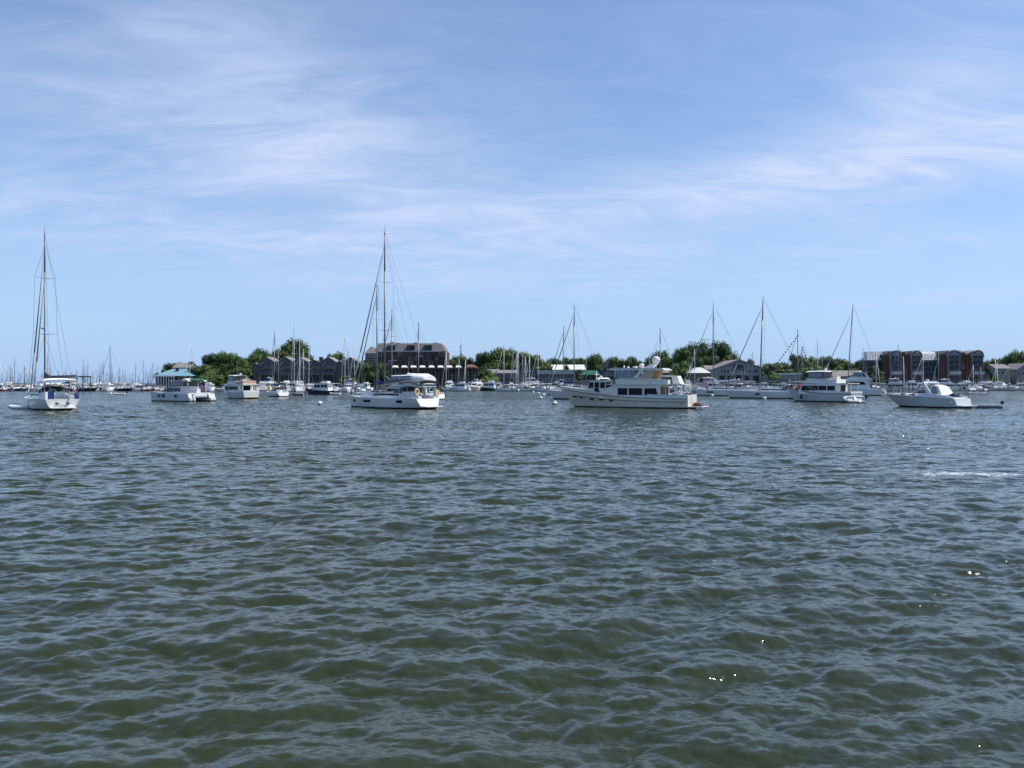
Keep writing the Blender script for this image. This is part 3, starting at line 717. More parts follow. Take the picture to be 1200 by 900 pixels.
    for sg in (1, -1):
        for x_ in (-5.1, -4.2): q.tube((x_ * k, sg * 1.5, 2.76), (x_ * k, sg * 1.5, 3.4), .02, .02, 4)
        q.path([(-5.1 * k, sg * 1.5, 3.4), (-3.3 * k, sg * 1.5, 3.4)], .022, 4)
    q.path([(-5.1 * k, -1.5, 3.4), (-5.1 * k, 1.5, 3.4)], .022, 4); q.build('deck_rail', 'steel', ud)
    for x_ in (-5.1, -4.0):
        for sg in (1, -1): MB().tube((x_ * k, sg * 1.5, 1.2), (x_ * k, sg * 1.5, 2.68), .04, .04, 5).build('post', 'white', ud)
    MB().box(-3.46 * k, -3.40 * k, -.9, .5, 1.3, 2.5).build('door', dark_win, cab)
    q = MB()
    for sg in (1, -1): q.grid([[S(.22 * i / 5, sg, .03), S(.22 * i / 5, sg, .03, .35)] for i in range(6)])
    a = S(0, 1, .03); c = S(0, -1, .03); up = Vector((0, 0, .35)); q.face([a, c, c + up, a + up]); q.build('aft_bulwark', 'white', r)
    MB().box(-L / 2 - .7, -L / 2 + .05, -1.5, 1.5, .24, .32).build('swim_platform', 'teak', r)
    q = MB(); q.tube((-1.6 * k, .9, 4.5), (-1.7 * k, .9, 7.4), .022, .012, 4); q.build('whip_antenna', 'whitespar', bt)
    q = MB(); q.tube((-.6 * k, -.3, 4.5), (-.6 * k, -.3, 4.75), .08, .08, 6); q.ell((-.6 * k, -.3, 4.82), .26, .26, .12, 10, 6); q.build('radar_dome', 'white', bt)
    rails(r, S, .50, .98, .65, 7, .08, .02, 'bow_rail', 1, True)
    return r

def express_cruiser(nm='express_cruiser', hullm='palegrey', L=10.6, canvas='greycanvas', arch=True, flag=True, stripe='black'):
    r = empty(nm); B = 3.4; k = L / 10.6
    S, st = make_hull(r, L, B, 1.65, 1.15, tr=.90, rake=2.1, srake=.35, flare=.28, draft=.5, p=.35, fine=2.6, dip=-.10, mats=(hullm, 'bottom', 'bottom'))
    q = MB()
    for sg in (1, -1):
        q.path([S(i / 18 * .97, sg, -.015, -.05) for i in range(19)], .04, 5)
    q.build('rubbing_rail', 'steel', r)
    q = MB()                      # long low foredeck
    rows = []
    for i in range(9):
        t = .40 + .56 * i / 8; a = S(t, 1, .30); h = .38 * math.sin(PI * (1 - i / 8) / 2) ** .8
        rows.append([(a.x, a.y * math.cos(PI * j / 8), a.z - .05 + h * math.sin(PI * j / 8) ** .5) for j in range(9)])
    q.grid(rows); fd = q.build('foredeck', 'white', r)
    q = MB()
    for xx in (1.9, .8): q.ell((xx * k, 0, S((xx * k + L / 2) / L).z + .30), .28, .28, .06, 10, 4)
    q.build('hatch', 'glass', fd)
    for xx in (2.0, .6):
        q = MB(); tt = (xx * k + L / 2) / L; z_ = S(tt).z
        for sg in (1, -1): q.box(xx * k - .3, xx * k + .3, sg * (S(tt).y - .36) - .08, sg * (S(tt).y - .36) + .08, z_ + .06, z_ + .2)
        q.build('foredeck_window', 'glass', fd)
    # raised gunwale round the cockpit, curving down aft
    q = MB()
    for sg in (1, -1):
        rows = []
        for i in range(11):
            t = .02 + .43 * i / 10; a = S(t, sg, .03); h = .10 + .36 * math.sin(PI * min(1, i / 10 + .15) / 2 * 1.0) * (1 if i < 9 else .75)
            rows.append([a + Vector((0, 0, -.02)), a + Vector((0, -sg * .08, h)), a + Vector((0, -sg * .30, h)), a + Vector((0, -sg * .34, -.02))])
        q.grid(rows)
    a = S(.02, 1, .03); c = S(.02, -1, .03); q.hexa([(a.x, c.y, .6), (a.x + .35, c.y, .6), (a.x + .35, a.y, .6), (a.x, a.y, .6), (a.x + .05, c.y, a.z + .14), (a.x + .35, c.y, a.z + .14), (a.x + .35, a.y, a.z + .14), (a.x + .05, a.y, a.z + .14)])
    q.build('cockpit_coaming', 'white', r)
    # windscreen
    q = MB(); rows = []
    for i in range(9):
        a = -PI / 2 + PI * i / 8; rows.append([(.10 * k + 1.0 * math.cos(a) * k, 1.35 * math.sin(a), S(.55).z + .22), (-.55 * k + .8 * math.cos(a) * k, 1.22 * math.sin(a), S(.55).z + .88)])
    q.grid(rows); ws = q.build('windscreen', 'paleglass', r); f = MB(); f.path([rw[1] for rw in rows], .03, 4); f.path([rw[0] for rw in rows], .03, 4)
    for i in (0, 2, 4, 6, 8): f.tube(rows[i][0], rows[i][1], .02, .02, 4)
    f.build('screen_frame', 'steel', ws)
    if arch:
        q = MB()
        for sg in (1, -1): q.hexa([(-2.35 * k, sg * 1.45, 1.45), (-1.65 * k, sg * 1.45, 1.5), (-1.65 * k, sg * 1.60, 1.5), (-2.35 * k, sg * 1.60, 1.45), (-.95 * k, sg * 1.15, 3.05), (-.62 * k, sg * 1.15, 3.05), (-.62 * k, sg * 1.28, 3.05), (-.95 * k, sg * 1.28, 3.05)])
        q.hexa([(-1.0 * k, -1.28, 3.0), (-.6 * k, -1.28, 3.0), (-.6 * k, 1.28, 3.0), (-1.0 * k, 1.28, 3.0), (-.9 * k, -1.2, 3.14), (-.62 * k, -1.2, 3.14), (-.62 * k, 1.2, 3.14), (-.9 * k, 1.2, 3.14)])
        ar = q.build('radar_arch', 'white', r)
        q = MB(); q.ell((-.75 * k, .3, 3.28), .22, .22, .12, 10, 6); q.build('radar_dome', 'white', ar); MB().tube((-.8 * k, -.9, 3.1), (-1.0 * k, -.9, 5.0), .02, .012, 4).build('whip_antenna', 'whitespar', ar)
        q = MB(); q.house([(-3.2 * k, 1.55, 1.2), (-2.6 * k, 2.55, .95), (-1.9 * k, 2.75, .9), (-1.3 * k, 2.7, .9), (-1.3 * k, 1.6, 1.2)])
        q.build('camper_canvas', 'offwhite' if canvas == 'greycanvas' else canvas, r)
        q = MB(); q.win([(-1.55 * k, 1.9), (-1.15 * k, 1.9), (-1.35 * k, 2.6), (-1.6 * k, 2.6)], lin(1.62, 1.25, 2.8, .9), .03); q.win([(-2.7 * k, 1.75), (-1.75 * k, 1.75), (-1.8 * k, 2.55), (-2.3 * k, 2.5)], lin(1.62, 1.25, 2.8, .9), .03); q.build('clear_panel', 'paleglass', r)
    else:
        q = MB(); q.house([(-3.2 * k, 2.55, 1.1), (-3.0 * k, 2.68, 1.1), (-.6 * k, 2.72, 1.1), (-.3 * k, 2.6, 1.05)]); b_ = q.build('bimini', canvas, r)
        f = MB()
        for x_ in (-2.9, -.6):
            for sg in (1, -1): f.tube((-1.8 * k, sg * 1.4, 1.5), (x_ * k, sg * 1.08, 2.6), .02, .02, 4)
        f.build('bimini_frame', 'steel', b_)
    q = MB(); q.house([(-4.3 * k, 1.2, .7), (-4.3 * k, 1.65, .4), (-4.0 * k, 1.78, .4), (-3.7 * k, 1.6, .5), (-3.6 * k, 1.2, .7)]); q.build('covered_seat', 'navy', r)
    MB().box(-L / 2 - .55, -L / 2 + .5, -1.45, 1.45, .28, .38).build('swim_platform', 'white', r)
    rails(r, S, .50, .98, .55, 7, .1, .02, 'bow_rail', 1, True)
    if flag: us_flag(r, (-L / 2 + .2, .9, 1.2), (-L / 2 - .3, .9, 2.55), 1.0, .6, R(200), .9)
    return r

def lobster_yacht(nm='lobster_yacht', hullm='navy', L=9.6, top='white', tenderish=True):
    r = empty(nm); B = 3.3; k = L / 9.6
    S, st = make_hull(r, L, B, 1.65, 1.0, tr=.86, rake=1.1, srake=.05, flare=.2, draft=.6, p=.35, fine=2.3, dip=.08, mats=(hullm, 'bottom', 'bottom'), rail='varnish' if hullm == 'navy' else None)
    w0 = 1.25
    q = MB(); q.house([(3.1 * k, 1.35, .6), (2.6 * k, 1.75, .75), (1.4 * k, 1.95, 1.1), (1.4 * k, 1.1, 1.3)]); q.build('trunk_cabin', 'white', r)
    q = MB(); q.house([(-2.9 * k, .95, w0 + .05), (-2.9 * k, 2.85, w0 - .08), (1.1 * k, 2.85, w0 - .1), (1.7 * k, 1.85, w0), (1.7 * k, 1.0, w0)]); cab = q.build('cabin', 'white', r)
    hw = lin(.95, w0 + .05, 2.85, w0 - .09)
    for xa, xb in ((.5, 1.3), (-.45, .35), (-1.55, -.75), (-2.55, -1.75)):
        q = MB(); q.win([(xa * k, 1.85), (xb * k, 1.85), (xb * k - (.15 if xb > 1 else 0), 2.6), (xa * k, 2.6)], hw, .04); q.build('window', 'glass', cab)
    q = MB()
    for y in (-.6, .6): q.hexa([(1.60 * k, y - .5, 1.95), (1.70 * k, y - .5, 1.95), (1.70 * k, y + .5, 1.95), (1.60 * k, y + .5, 1.95), (1.12 * k, y - .48, 2.72), (1.22 * k, y - .48, 2.72), (1.22 * k, y + .48, 2.72), (1.12 * k, y + .48, 2.72)])
    q.build('windscreen', 'glass', cab)
    q = MB(); q.house([(-3.6 * k, 2.85, 1.25), (-3.6 * k, 2.95, 1.25), (1.3 * k, 2.98, 1.2), (1.5 * k, 2.88, 1.15)]); rf = q.build('cabin_roof', top, cab)
    q = MB(); q.house([(-2.4 * k, 2.97, .8), (-2.4 * k, 3.5, .75), (-.9 * k, 3.55, .7), (-.5 * k, 2.97, .7)]); q.build('flybridge', 'white', cab)
    MB().ell((-.2 * k, 0, 3.2), .26, .26, .12, 10, 6).build('radar_dome', 'white', rf)
    MB().tube((-1 * k, .9, 2.9), (-1.1 * k, .9, 6.0), .02, .012, 4).build('whip_antenna', 'whitespar', rf)
    q = MB(); q.box(-4.6 * k, -4.1 * k, -1.1, 1.1, .95, 1.4); q.build('aft_seat', 'white', r)
    MB().box(-L / 2 - .65, -L / 2 + .05, -1.25, 1.25, .22, .30).build('swim_platform', 'teak', r)
    rails(r, S, .52, .98, .55, 6, .08, .02, 'bow_rail', 1, True)
    return r

def center_console(nm='center_console_boat', hullm='white', L=7.0, ttop='white', motors=1):
    r = empty(nm); B = 2.4
    S, st = make_hull(r, L, B, 1.25, .75, tr=.88, rake=1.0, srake=.05, flare=.3, draft=.4, p=.35, fine=2.3, mats=(hullm, 'bottom', 'bottom'), deckdrop=.35)
    q = MB(); q.house([(-.9, .5, .42), (-.8, 1.65, .38), (.0, 1.7, .36), (.5, 1.0, .42), (.5, .5, .42)]); c = q.build('console', 'white', r)
    q = MB(); q.hexa([(.05, -.36, 1.68), (.10, -.36, 1.68), (.10, .36, 1.68), (.05, .36, 1.68), (-.22, -.34, 2.1), (-.17, -.34, 2.1), (-.17, .34, 2.1), (-.22, .34, 2.1)]); q.build('windscreen', 'paleglass', c)
    q = MB(); q.box(-1.7, -1.1, -.4, .4, .45, 1.25); q.build('leaning_post', 'white', r)
    if ttop:
        q = MB(); q.house([(-1.7, 2.45, .95), (-1.7, 2.55, .95), (.4, 2.58, .9), (.6, 2.48, .8)]); tt = q.build('t_top', ttop, r)
        f = MB()
        for x_ in (-1.1, .1):
            for sg in (1, -1): f.tube((x_, sg * .5, .5), (x_ * 1.15, sg * .75, 2.48), .03, .03, 5)
        f.build('t_top_frame', 'steel', tt)
    for i in range(motors): outboard(r, -L / 2 + .05, (i - (motors - 1) / 2) * .7, .65, 1.15)
    return r

def sport_yacht(nm='sport_yacht', L=14.5):
    """tall raked white motor yacht"""
    r = empty(nm); B = 4.4
    S, st = make_hull(r, L, B, 2.3, 1.5, tr=.88, rake=2.4, srake=.3, flare=.25, draft=.7, p=.35, fine=2.5, dip=-.08, mats=('white', 'bottom', 'bottom'))
    w0 = 1.75
    q = MB(); q.house([(5.2, 2.0, .7), (3.9, 2.5, 1.3), (2.2, 2.75, 1.6), (.6, 3.6, 1.55), (-4.1, 3.6, 1.65), (-4.8, 2.6, 1.8), (-4.8, 1.4, 1.9), (4.6, 1.6, 1.1)]); cab = q.build('cabin', 'white', r)
    hw = lin(1.4, 1.88, 3.6, 1.62)
    for pts in ([(.3, 2.62), (2.0, 2.62), (.75, 3.35), (.0, 3.35)], [(-4.0, 2.62), (-.1, 2.62), (-.35, 3.3), (-3.4, 3.3)]):
        q = MB(); q.win(pts, hw, .04); q.build('window', 'glass', cab)
    q = MB(); q.hexa([(2.18, -1.4, 2.80), (2.3, -1.4, 2.80), (2.3, 1.4, 2.80), (2.18, 1.4, 2.80), (.62, -1.3, 3.52), (.74, -1.3, 3.52), (.74, 1.3, 3.52), (.62, 1.3, 3.52)]); q.build('windscreen', 'glass', cab)
    q = MB(); q.house([(-5.4, 3.62, 1.7), (-5.4, 3.75, 1.7), (-4.6, 4.4, 1.55), (-.5, 4.5, 1.4), (.7, 3.75, 1.3), (.7, 3.62, 1.4)]); fb_ = q.build('flybridge', 'white', r)
    q = MB(); q.win([(-3.3, 4.45), (-.9, 4.45), (-1.2, 5.4), (-3.3, 5.4)], lambda z: 1.3, .03); q.build('clear_panel', 'paleglass', fb_)
    q = MB(); q.house([(-4.3, 5.42, 1.4), (-4.2, 5.52, 1.4), (-.8, 5.56, 1.3), (-.4, 5.46, 1.2)]); ht = q.build('hardtop', 'white', fb_)
    q = MB()
    for sg in (1, -1): q.hexa([(-4.6, sg * 1.45, 4.3), (-4.0, sg * 1.45, 4.3), (-4.0, sg * 1.55, 4.3), (-4.6, sg * 1.55, 4.3), (-3.9, sg * 1.25, 5.45), (-3.5, sg * 1.25, 5.45), (-3.5, sg * 1.35, 5.45), (-3.9, sg * 1.35, 5.45)])
    q.build('radar_arch', 'white', ht); MB().ell((-2.6, 0, 5.75), .3, .3, .2, 10, 6).build('radar_dome', 'white', ht)
    MB().box(-L / 2 - .9, -L / 2 + .3, -1.9, 1.9, .3, .42).build('swim_platform', 'white', r)
    for xx, ww in ((3.6, .7), (1.6, 1.4)):
        q = MB(); t = (xx + L / 2) / L; bd, bw, zs = st(t)
        for sg in (1, -1): y = sg * (bw + (bd - bw) * .45 + .05); q.hexa([(xx - ww / 2, min(y, y - sg * .3), 1.1), (xx + ww / 2, min(y, y - sg * .3), 1.1), (xx + ww / 2, max(y, y - sg * .3), 1.1), (xx - ww / 2, max(y, y - sg * .3), 1.1), (xx - ww / 2, min(y, y - sg * .3), 1.35), (xx + ww / 2, min(y, y - sg * .3), 1.35), (xx + ww / 2, max(y, y - sg * .3), 1.35), (xx - ww / 2, max(y, y - sg * .3), 1.35)])
        q.build('hull_window', 'glass', r)
    rails(r, S, .5, .98, .65, 7, .08, .02, 'bow_rail', 1, True)
    return r

def catamaran():
    r = empty('catamaran'); L, B = 11.4, 5.6; yo = B / 2 - .75
    for sg in (1, -1):
        S, st = make_hull(r, L, 1.5, 1.75, 1.35, tr=.85, rake=.35, srake=.6, flare=.1, draft=.5, p=.4, fine=2.2, mats=('palegrey', 'bottom', 'bottom'), yoff=sg * yo, name='hull')
    q = MB(); q.house([(3.9, .75, B / 2 - .7), (3.9, 1.6, B / 2 - .7), (-4.9, 1.5, B / 2 - .65), (-4.9, .75, B / 2 - .65)]); q.build('bridge_deck', 'white', r)
    w0 = 2.0
    q = MB(); q.house([(3.2, 1.55, 1.3), (2.3, 1.95, 1.6), (1.0, 2.55, 1.75), (-2.4, 2.6, 1.85), (-2.4, 1.4, 2.05), (3.0, 1.4, 1.7)]); cab = q.build('cabin', 'white', r)
    hw = lin(1.4, 2.05, 2.6, 1.8)
    for pts in ([(-.4, 1.7), (2.7, 1.7), (2.2, 1.9), (1.1, 2.35), (-.4, 2.35)], [(-2.2, 1.75), (-.65, 1.75), (-.65, 2.35), (-2.2, 2.35)]):
        q = MB(); q.win(pts, hw, .04); q.build('window', 'glass', cab)
    q = MB(); q.house([(.6, 2.6, 1.6), (.4, 3.45, 1.5), (-2.2, 3.45, 1.6), (-2.2, 2.6, 1.7)]); en = q.build('helm_enclosure', 'greycanvas', r)
    q = MB(); q.win([(-2.0, 2.75), (.35, 2.75), (.28, 3.3), (-2.0, 3.3)], lin(2.6, 1.68, 3.45, 1.57), .04); q.build('clear_panel', 'paleglass', en)
    q = MB(); q.house([(1.1, 3.45, 1.7), (.8, 3.62, 1.7), (-4.0, 3.62, 1.9), (-4.2, 3.47, 1.9)]); ht = q.build('hardtop', 'offwhite', r)
    q = MB(); q.box(-3.9, -1.8, -1.4, 1.4, 3.63, 3.68); q.build('solar_panel', 'glass', ht)
    q = MB(); q.house([(-3.2, 3.66, 1.2), (-3.3, 3.95, .5), (-5.3, 3.8, .7), (-5.4, 3.62, 1.6)]); q.build('awning', 'greencanvas', ht)
    q = MB(); q.house([(-.9, 3.62, .7), (-1.2, 3.95, .5), (-1.9, 3.95, .5), (-2.1, 3.62, .7)]); q.build('roof_locker', 'white', ht)
    for x_ in (-2.6, -4.0):
        for sg in (1, -1): MB().tube((x_, sg * 1.8, 1.4), (x_, sg * 1.8, 3.5), .045, .045, 6).build('post', 'white', ht)
    q = MB()
    for sg in (1, -1): q.tube((-5.3, sg * 1.5, 1.4), (-5.9, sg * 1.5, 2.6), .05, .05, 6)
    q.tube((-5.9, -1.5, 2.6), (-5.9, 1.5, 2.6), .04, .04, 6); q.build('davit', 'steel', r)
    for sg in (1, -1):
        q = MB()
        for i in range(3): q.box(-5.0 - i * .33, -4.6 - i * .33, sg * yo - .5, sg * yo + .5, .3, 1.25 - i * .3)
        q.build('stern_step', 'white', r)
    for x_ in (2.2, 1.0, -2.2):
        q = MB(); q.tube((x_, B / 2 + .12, .75), (x_, B / 2 + .12, 1.35), .16, .16, 8); q.build('fender', 'navy', r)
    q = MB()
    for sg in (1, -1):
        P = [Vector((-4 + i * 1.5, sg * (B / 2 - .12), 1.5)) for i in range(7)]
        for p in P: q.tube(p, p + Vector((0, 0, .65)), .02, .02, 4)
        for z in (.65, .35): q.path([p + Vector((0, 0, z)) for p in P], .016, 4)
    q.build('lifeline_rail', 'steel', r)
    us_flag(r, (-5.5, 1.2, 1.4), (-6.0, 1.2, 3.3), 1.9, 1.1, R(185), .55)
    return r
# ---------------------------------------------------------------- land, sea wall, buildings
M['grass'] = mat('rough_grass', (.06, .085, .03), .95, .4, .3)
M['brick'] = mat('dark_brick', (.095, .05, .042), .9, .25, 1.2, stretch=(1, 1, 3))
M['redbrick'] = mat('red_brick', (.105, .06, .048), .9, .22, 1.2, stretch=(1, 1, 3))
M['shingle'] = mat('weathered_shingle', (.105, .105, .115), .9, .25, 1.5, stretch=(1, 1, 3))
M['greyside'] = mat('grey_clapboard', (.24, .25, .26), .85, .15, 1.0, stretch=(.4, .4, 5))
M['paleside'] = mat('pale_clapboard', (.42, .42, .41), .85, .12, 1.0, stretch=(.4, .4, 5))
M['darkside'] = mat('dark_boards', (.06, .065, .075), .9, .25, 1.5)
M['brownside'] = mat('brown_shingle', (.19, .14, .10), .9, .25, 1.5, stretch=(1, 1, 3))
M['trim'] = mat('white_trim', (.66, .66, .64), .7, .06, 2)
M['roofgrey'] = mat('asphalt_shingle', (.215, .20, .195), .95, .2, 1.2)
M['roofslate'] = mat('grey_slate', (.15, .145, .145), .95, .25, 1.2)
M['roofdark'] = mat('dark_roofing', (.05, .05, .055), .9, .2, 1.2)
M['rooflight'] = mat('pale_roof_membrane', (.62, .62, .60), .8, .1, .6)
M['roofblue'] = mat('blue_metal_roof', (.19, .34, .40), .6, .12, .8, stretch=(4, 4, 1))
M['roofbrown'] = mat('brown_roofing', (.17, .085, .06), .9, .2, 1.2)
M['roofsilver'] = mat('silver_metal_roof', (.60, .61, .62), .5, .08, .8)
M['winglass'] = mat('house_window_glass', (.014, .018, .024), .2, .3, .6, spec=.3)
M['sand'] = mat('riprap', (.25, .22, .18), .95, .35, .9)

def ground():
    b = MB(); xs = np.linspace(-152, 760, 90); ys = np.concatenate([np.linspace(338, 440, 18), np.linspace(460, 1500, 20)])
    rows = []
    for y in ys:
        row = []
        for x in xs:
            e = min(1, (y - 338) / 4.) ; k = min(1, max(0, (x + 152) / 12))
            z = -.6 + 1.9 * e * (.25 + .75 * k) + max(0, (y - 350)) * .022 * k + .5 * math.sin(x * .05 + y * .03) * min(1, max(0, (y - 350) / 40))
            row.append((x, y, min(z, 9)))
        rows.append(row)
    b.grid(rows, 0); o = b.build('ground', 'grass'); o['kind'] = 'structure'
ground()
q = MB()
for i in range(90):
    x = -150 + i * 6; q.box(x, x + 5.98, 336.9, 337.6, -1, 1.35 + .1 * math.sin(i))
    q.tube((x, 336.7, -1), (x, 336.7, 1.9), .17, .15, 6)
tag(q.build('seawall', 'wood'), 'low weathered timber sea wall running along the whole shore', 'sea wall')

class Bld:
    """a building; u runs across its front from 0 to width, v goes back, z is height above sea"""
    def __init__(s, name, label, cat, px0, px1, D, depth, zb=.9, rot=0.0):
        s.r = empty(name); tag(s.r, label, cat); s.w = (px1 - px0) / F * D; s.d = depth; s.D = D; s.zb = zb
        s.r.location = ((px0 - 600) / F * D, D, zb); s.r.rotation_euler = (0, 0, R(rot))
    def z(s, py): return zof(py, s.D) - s.zb
    def u(s, px): return (px - 600) / F * s.D - s.r.location.x
    def wall(s, u0, u1, v0, v1, z0, z1, m_, name='wall'):
        return MB().box(u0, u1, v0, v1, z0, z1).build(name, m_, s.r)
    def gable(s, u0, u1, v0, v1, ze, zr, m_, wallm, ov=.35, th=.22, axis='v', name='roof'):
        """pitched roof; ridge along v (gable faces the water) or along u"""
        q = MB(); g = MB()
        if axis == 'v':
            um = (u0 + u1) / 2
            for a, bb in ((u0 - ov, um), (u1 + ov, um)):
                za = ze - (zr - ze) * ov / (um - u0)
                q.hexa([(a, v0 - ov, za), (bb, v0 - ov, zr), (bb, v1 + ov, zr), (a, v1 + ov, za), (a, v0 - ov, za + th), (bb, v0 - ov, zr + th), (bb, v1 + ov, zr + th), (a, v1 + ov, za + th)])
            for v in (v0 + .01, v1 - .01): g.face([(u0, v, ze), (u1, v, ze), (um, v, zr)])
        else:
            vm = (v0 + v1) / 2
            for a, bb in ((v0 - ov, vm), (v1 + ov, vm)):
                za = ze - (zr - ze) * ov / (vm - v0)
                q.hexa([(u0 - ov, a, za), (u1 + ov, a, za), (u1 + ov, bb, zr), (u0 - ov, bb, zr), (u0 - ov, a, za + th), (u1 + ov, a, za + th), (u1 + ov, bb, zr + th), (u0 - ov, bb, zr + th)])
            for u in (u0 + .01, u1 - .01): g.face([(u, v0, ze), (u, v1, ze), (u, vm, zr)])
        g.build('gable_end', wallm, s.r)
        return q.build(name, m_, s.r)
    def hip(s, u0, u1, v0, v1, ze, zr, m_, ov=.5, ins=None):
        ins = (v1 - v0) / 2 if ins is None else ins
        a = [(u0 - ov, v0 - ov, ze), (u1 + ov, v0 - ov, ze), (u1 + ov, v1 + ov, ze), (u0 - ov, v1 + ov, ze)]
        t = [(u0 + ins, v0 + ins, zr), (u1 - ins, v0 + ins, zr), (u1 - ins, max(v0 + ins + .1, v1 - ins), zr), (u0 + ins, max(v0 + ins + .1, v1 - ins), zr)]
        return MB().hexa(a + t).build('roof', m_, s.r)
    def win(s, uc, zc, w=1.1, h=1.3, v=0.0, frame='trim', glass='winglass', side=None):
        """side None: on the front at depth v; 'r' / 'l': on that flank at width uc"""
        fr = MB(); gl = MB(); t = .09
        def bx(b, a0, a1, z0, z1, d0, d1):
            if side is None: b.box(a0, a1, v - d1, v - d0, z0, z1)
            else:
                x = s.w if side == 'r' else 0; sg = 1 if side == 'r' else -1
                b.box(min(x + sg * d0, x + sg * d1), max(x + sg * d0, x + sg * d1), a0, a1, z0, z1)
        bx(fr, uc - w / 2 - t, uc + w / 2 + t, zc - h / 2 - t, zc - h / 2, .004, .09); bx(fr, uc - w / 2 - t, uc + w / 2 + t, zc + h / 2, zc + h / 2 + t, .004, .09)
        bx(fr, uc - w / 2 - t, uc - w / 2, zc - h / 2, zc + h / 2, .004, .09); bx(fr, uc + w / 2, uc + w / 2 + t, zc - h / 2, zc + h / 2, .004, .09)
        bx(gl, uc - w / 2, uc + w / 2, zc - h / 2, zc + h / 2, .004, .04)
        if w > .9: bx(fr, uc - .03, uc + .03, zc - h / 2, zc + h / 2, .045, .07)
        g = gl.build('window', glass, s.r); fr.build('frame', frame, g); return g
    def balcony(s, u0, u1, z, v=0.0, dep=1.3, m_='trim', solid=None):
        q = MB(); q.box(u0, u1, v - dep, v, z - .15, z); b = q.build('balcony', m_, s.r)
        g = MB(); g.box(u0, u1, v - dep, v - dep + .05, z + .95, z + 1.05)
        if solid: g.box(u0, u1, v - dep, v - dep + .06, z, z + .95)
        else:
            n = max(3, int((u1 - u0) / .35))
            for i in range(n + 1): x = u0 + (u1 - u0 - .04) * i / n; g.box(x, x + .04, v - dep, v - dep + .04, z, z + .95)
        g.build('railing', solid or m_, b)

# blue-roofed waterside house
h = Bld('blue_roof_house', 'waterside house with a pale blue hipped metal roof and dark veranda', 'house', 183, 226, 352, 12)
h.wall(0, h.w, 0, h.d, 0, h.z(441), 'darkside')
h.hip(-.2, h.w + .3, -1, h.d, h.z(440.5), h.z(432), 'roofblue', .6, 5.5)
h.wall(-.6, h.w * .56, -2.6, -2.4, h.z(441.6), h.z(440.2), 'trim', 'fascia')
for i in range(9): q = MB().box(i * 1.12 - .3, i * 1.12 - .12, -2.55, -2.37, 0, h.z(441.6)); q.build('veranda_post', 'trim', h.r)
for i in range(5): h.win(h.w * .62 + i * 1.35, h.z(443.3), .95, 1.1)
for i in range(6): h.win(.9 + i * 1.55, h.z(443.6), 1.1, 1.2, frame='darkside')
h.wall(h.w * .48, h.w * .55, 2, 3.4, h.z(434), h.z(431), 'roofdark', 'chimney')
h = Bld('grey_roof_house', 'house with a grey shingle roof rising behind the blue-roofed one', 'house', 203, 222, 372, 10, 1.4)
h.wall(0, h.w, 0, h.d, 0, h.z(431), 'greyside'); h.gable(0, h.w, 0, h.d, h.z(431), h.z(425.5), 'roofgrey', 'greyside', axis='u')
h.wall(h.w * .78, h.w * .98, 3, 6, h.z(431), h.z(423.5), 'darkside', 'tower')

# dark shingled townhouses
h = Bld('shingled_townhouses', 'long row of dark shingled three storey townhouses with grey gabled roofs', 'townhouses', 294, 424, 356, 12)
peaks = [(296, 303, 429, 426), (303, 321, 424, 418.5), (321, 326, 426, 423), (326, 343, 424, 418.5), (343, 360, 424, 419), (360, 376, 425, 422), (376, 393, 424, 418.5), (393, 402, 426, 423), (402, 419, 424, 419), (419, 424, 428, 425)]
for k, (a, c, ye, yr) in enumerate(peaks):
    u0, u1 = h.u(a), h.u(c); v0 = (0, .8, 1.6)[k % 3] if c - a < 10 else 0
    h.wall(u0 + .01, u1 - .01, v0, h.d, 0, h.z(ye), 'shingle'); h.gable(u0, u1, v0, h.d, h.z(ye), h.z(yr), 'roofgrey', 'shingle', ov=.25)
    if c - a > 10:
        for j, zc in enumerate((h.z(428), h.z(434.5))):
            for uu in (.28, .68): h.win(u0 + (u1 - u0) * uu, zc, 1.2, 1.25, v0, frame='greyside' if (k + j) % 2 else 'paleside')
        h.balcony(u0 + .5, u1 - .5, h.z(438.5), v0, 1.4, 'greyside', 'shingle'); h.balcony(u0 + 2.4, u1 - .4, h.z(431.5), v0, 1.2, 'greyside', None)
        h.win((u0 + u1) / 2, h.z(443.5), 4.2, 2.0, v0, frame='darkside')
        g = MB(); x = u0 + .8; g.hexa([(x, -1.3, h.z(429)), (x + .25, -1.3, h.z(429)), (x + .25, -.1, h.z(429)), (x, -.1, h.z(429)), (x + 1.5, -1.3, h.z(424.8)), (x + 1.75, -1.3, h.z(424.8)), (x + 1.75, -.1, h.z(424.8)), (x + 1.5, -.1, h.z(424.8))]); g.build('skylight', 'paleside', h.r)
for a in (344, 372, 399): h.wall(h.u(a), h.u(a + 4), 3, 5, h.z(426), h.z(418), 'darkside', 'chimney')

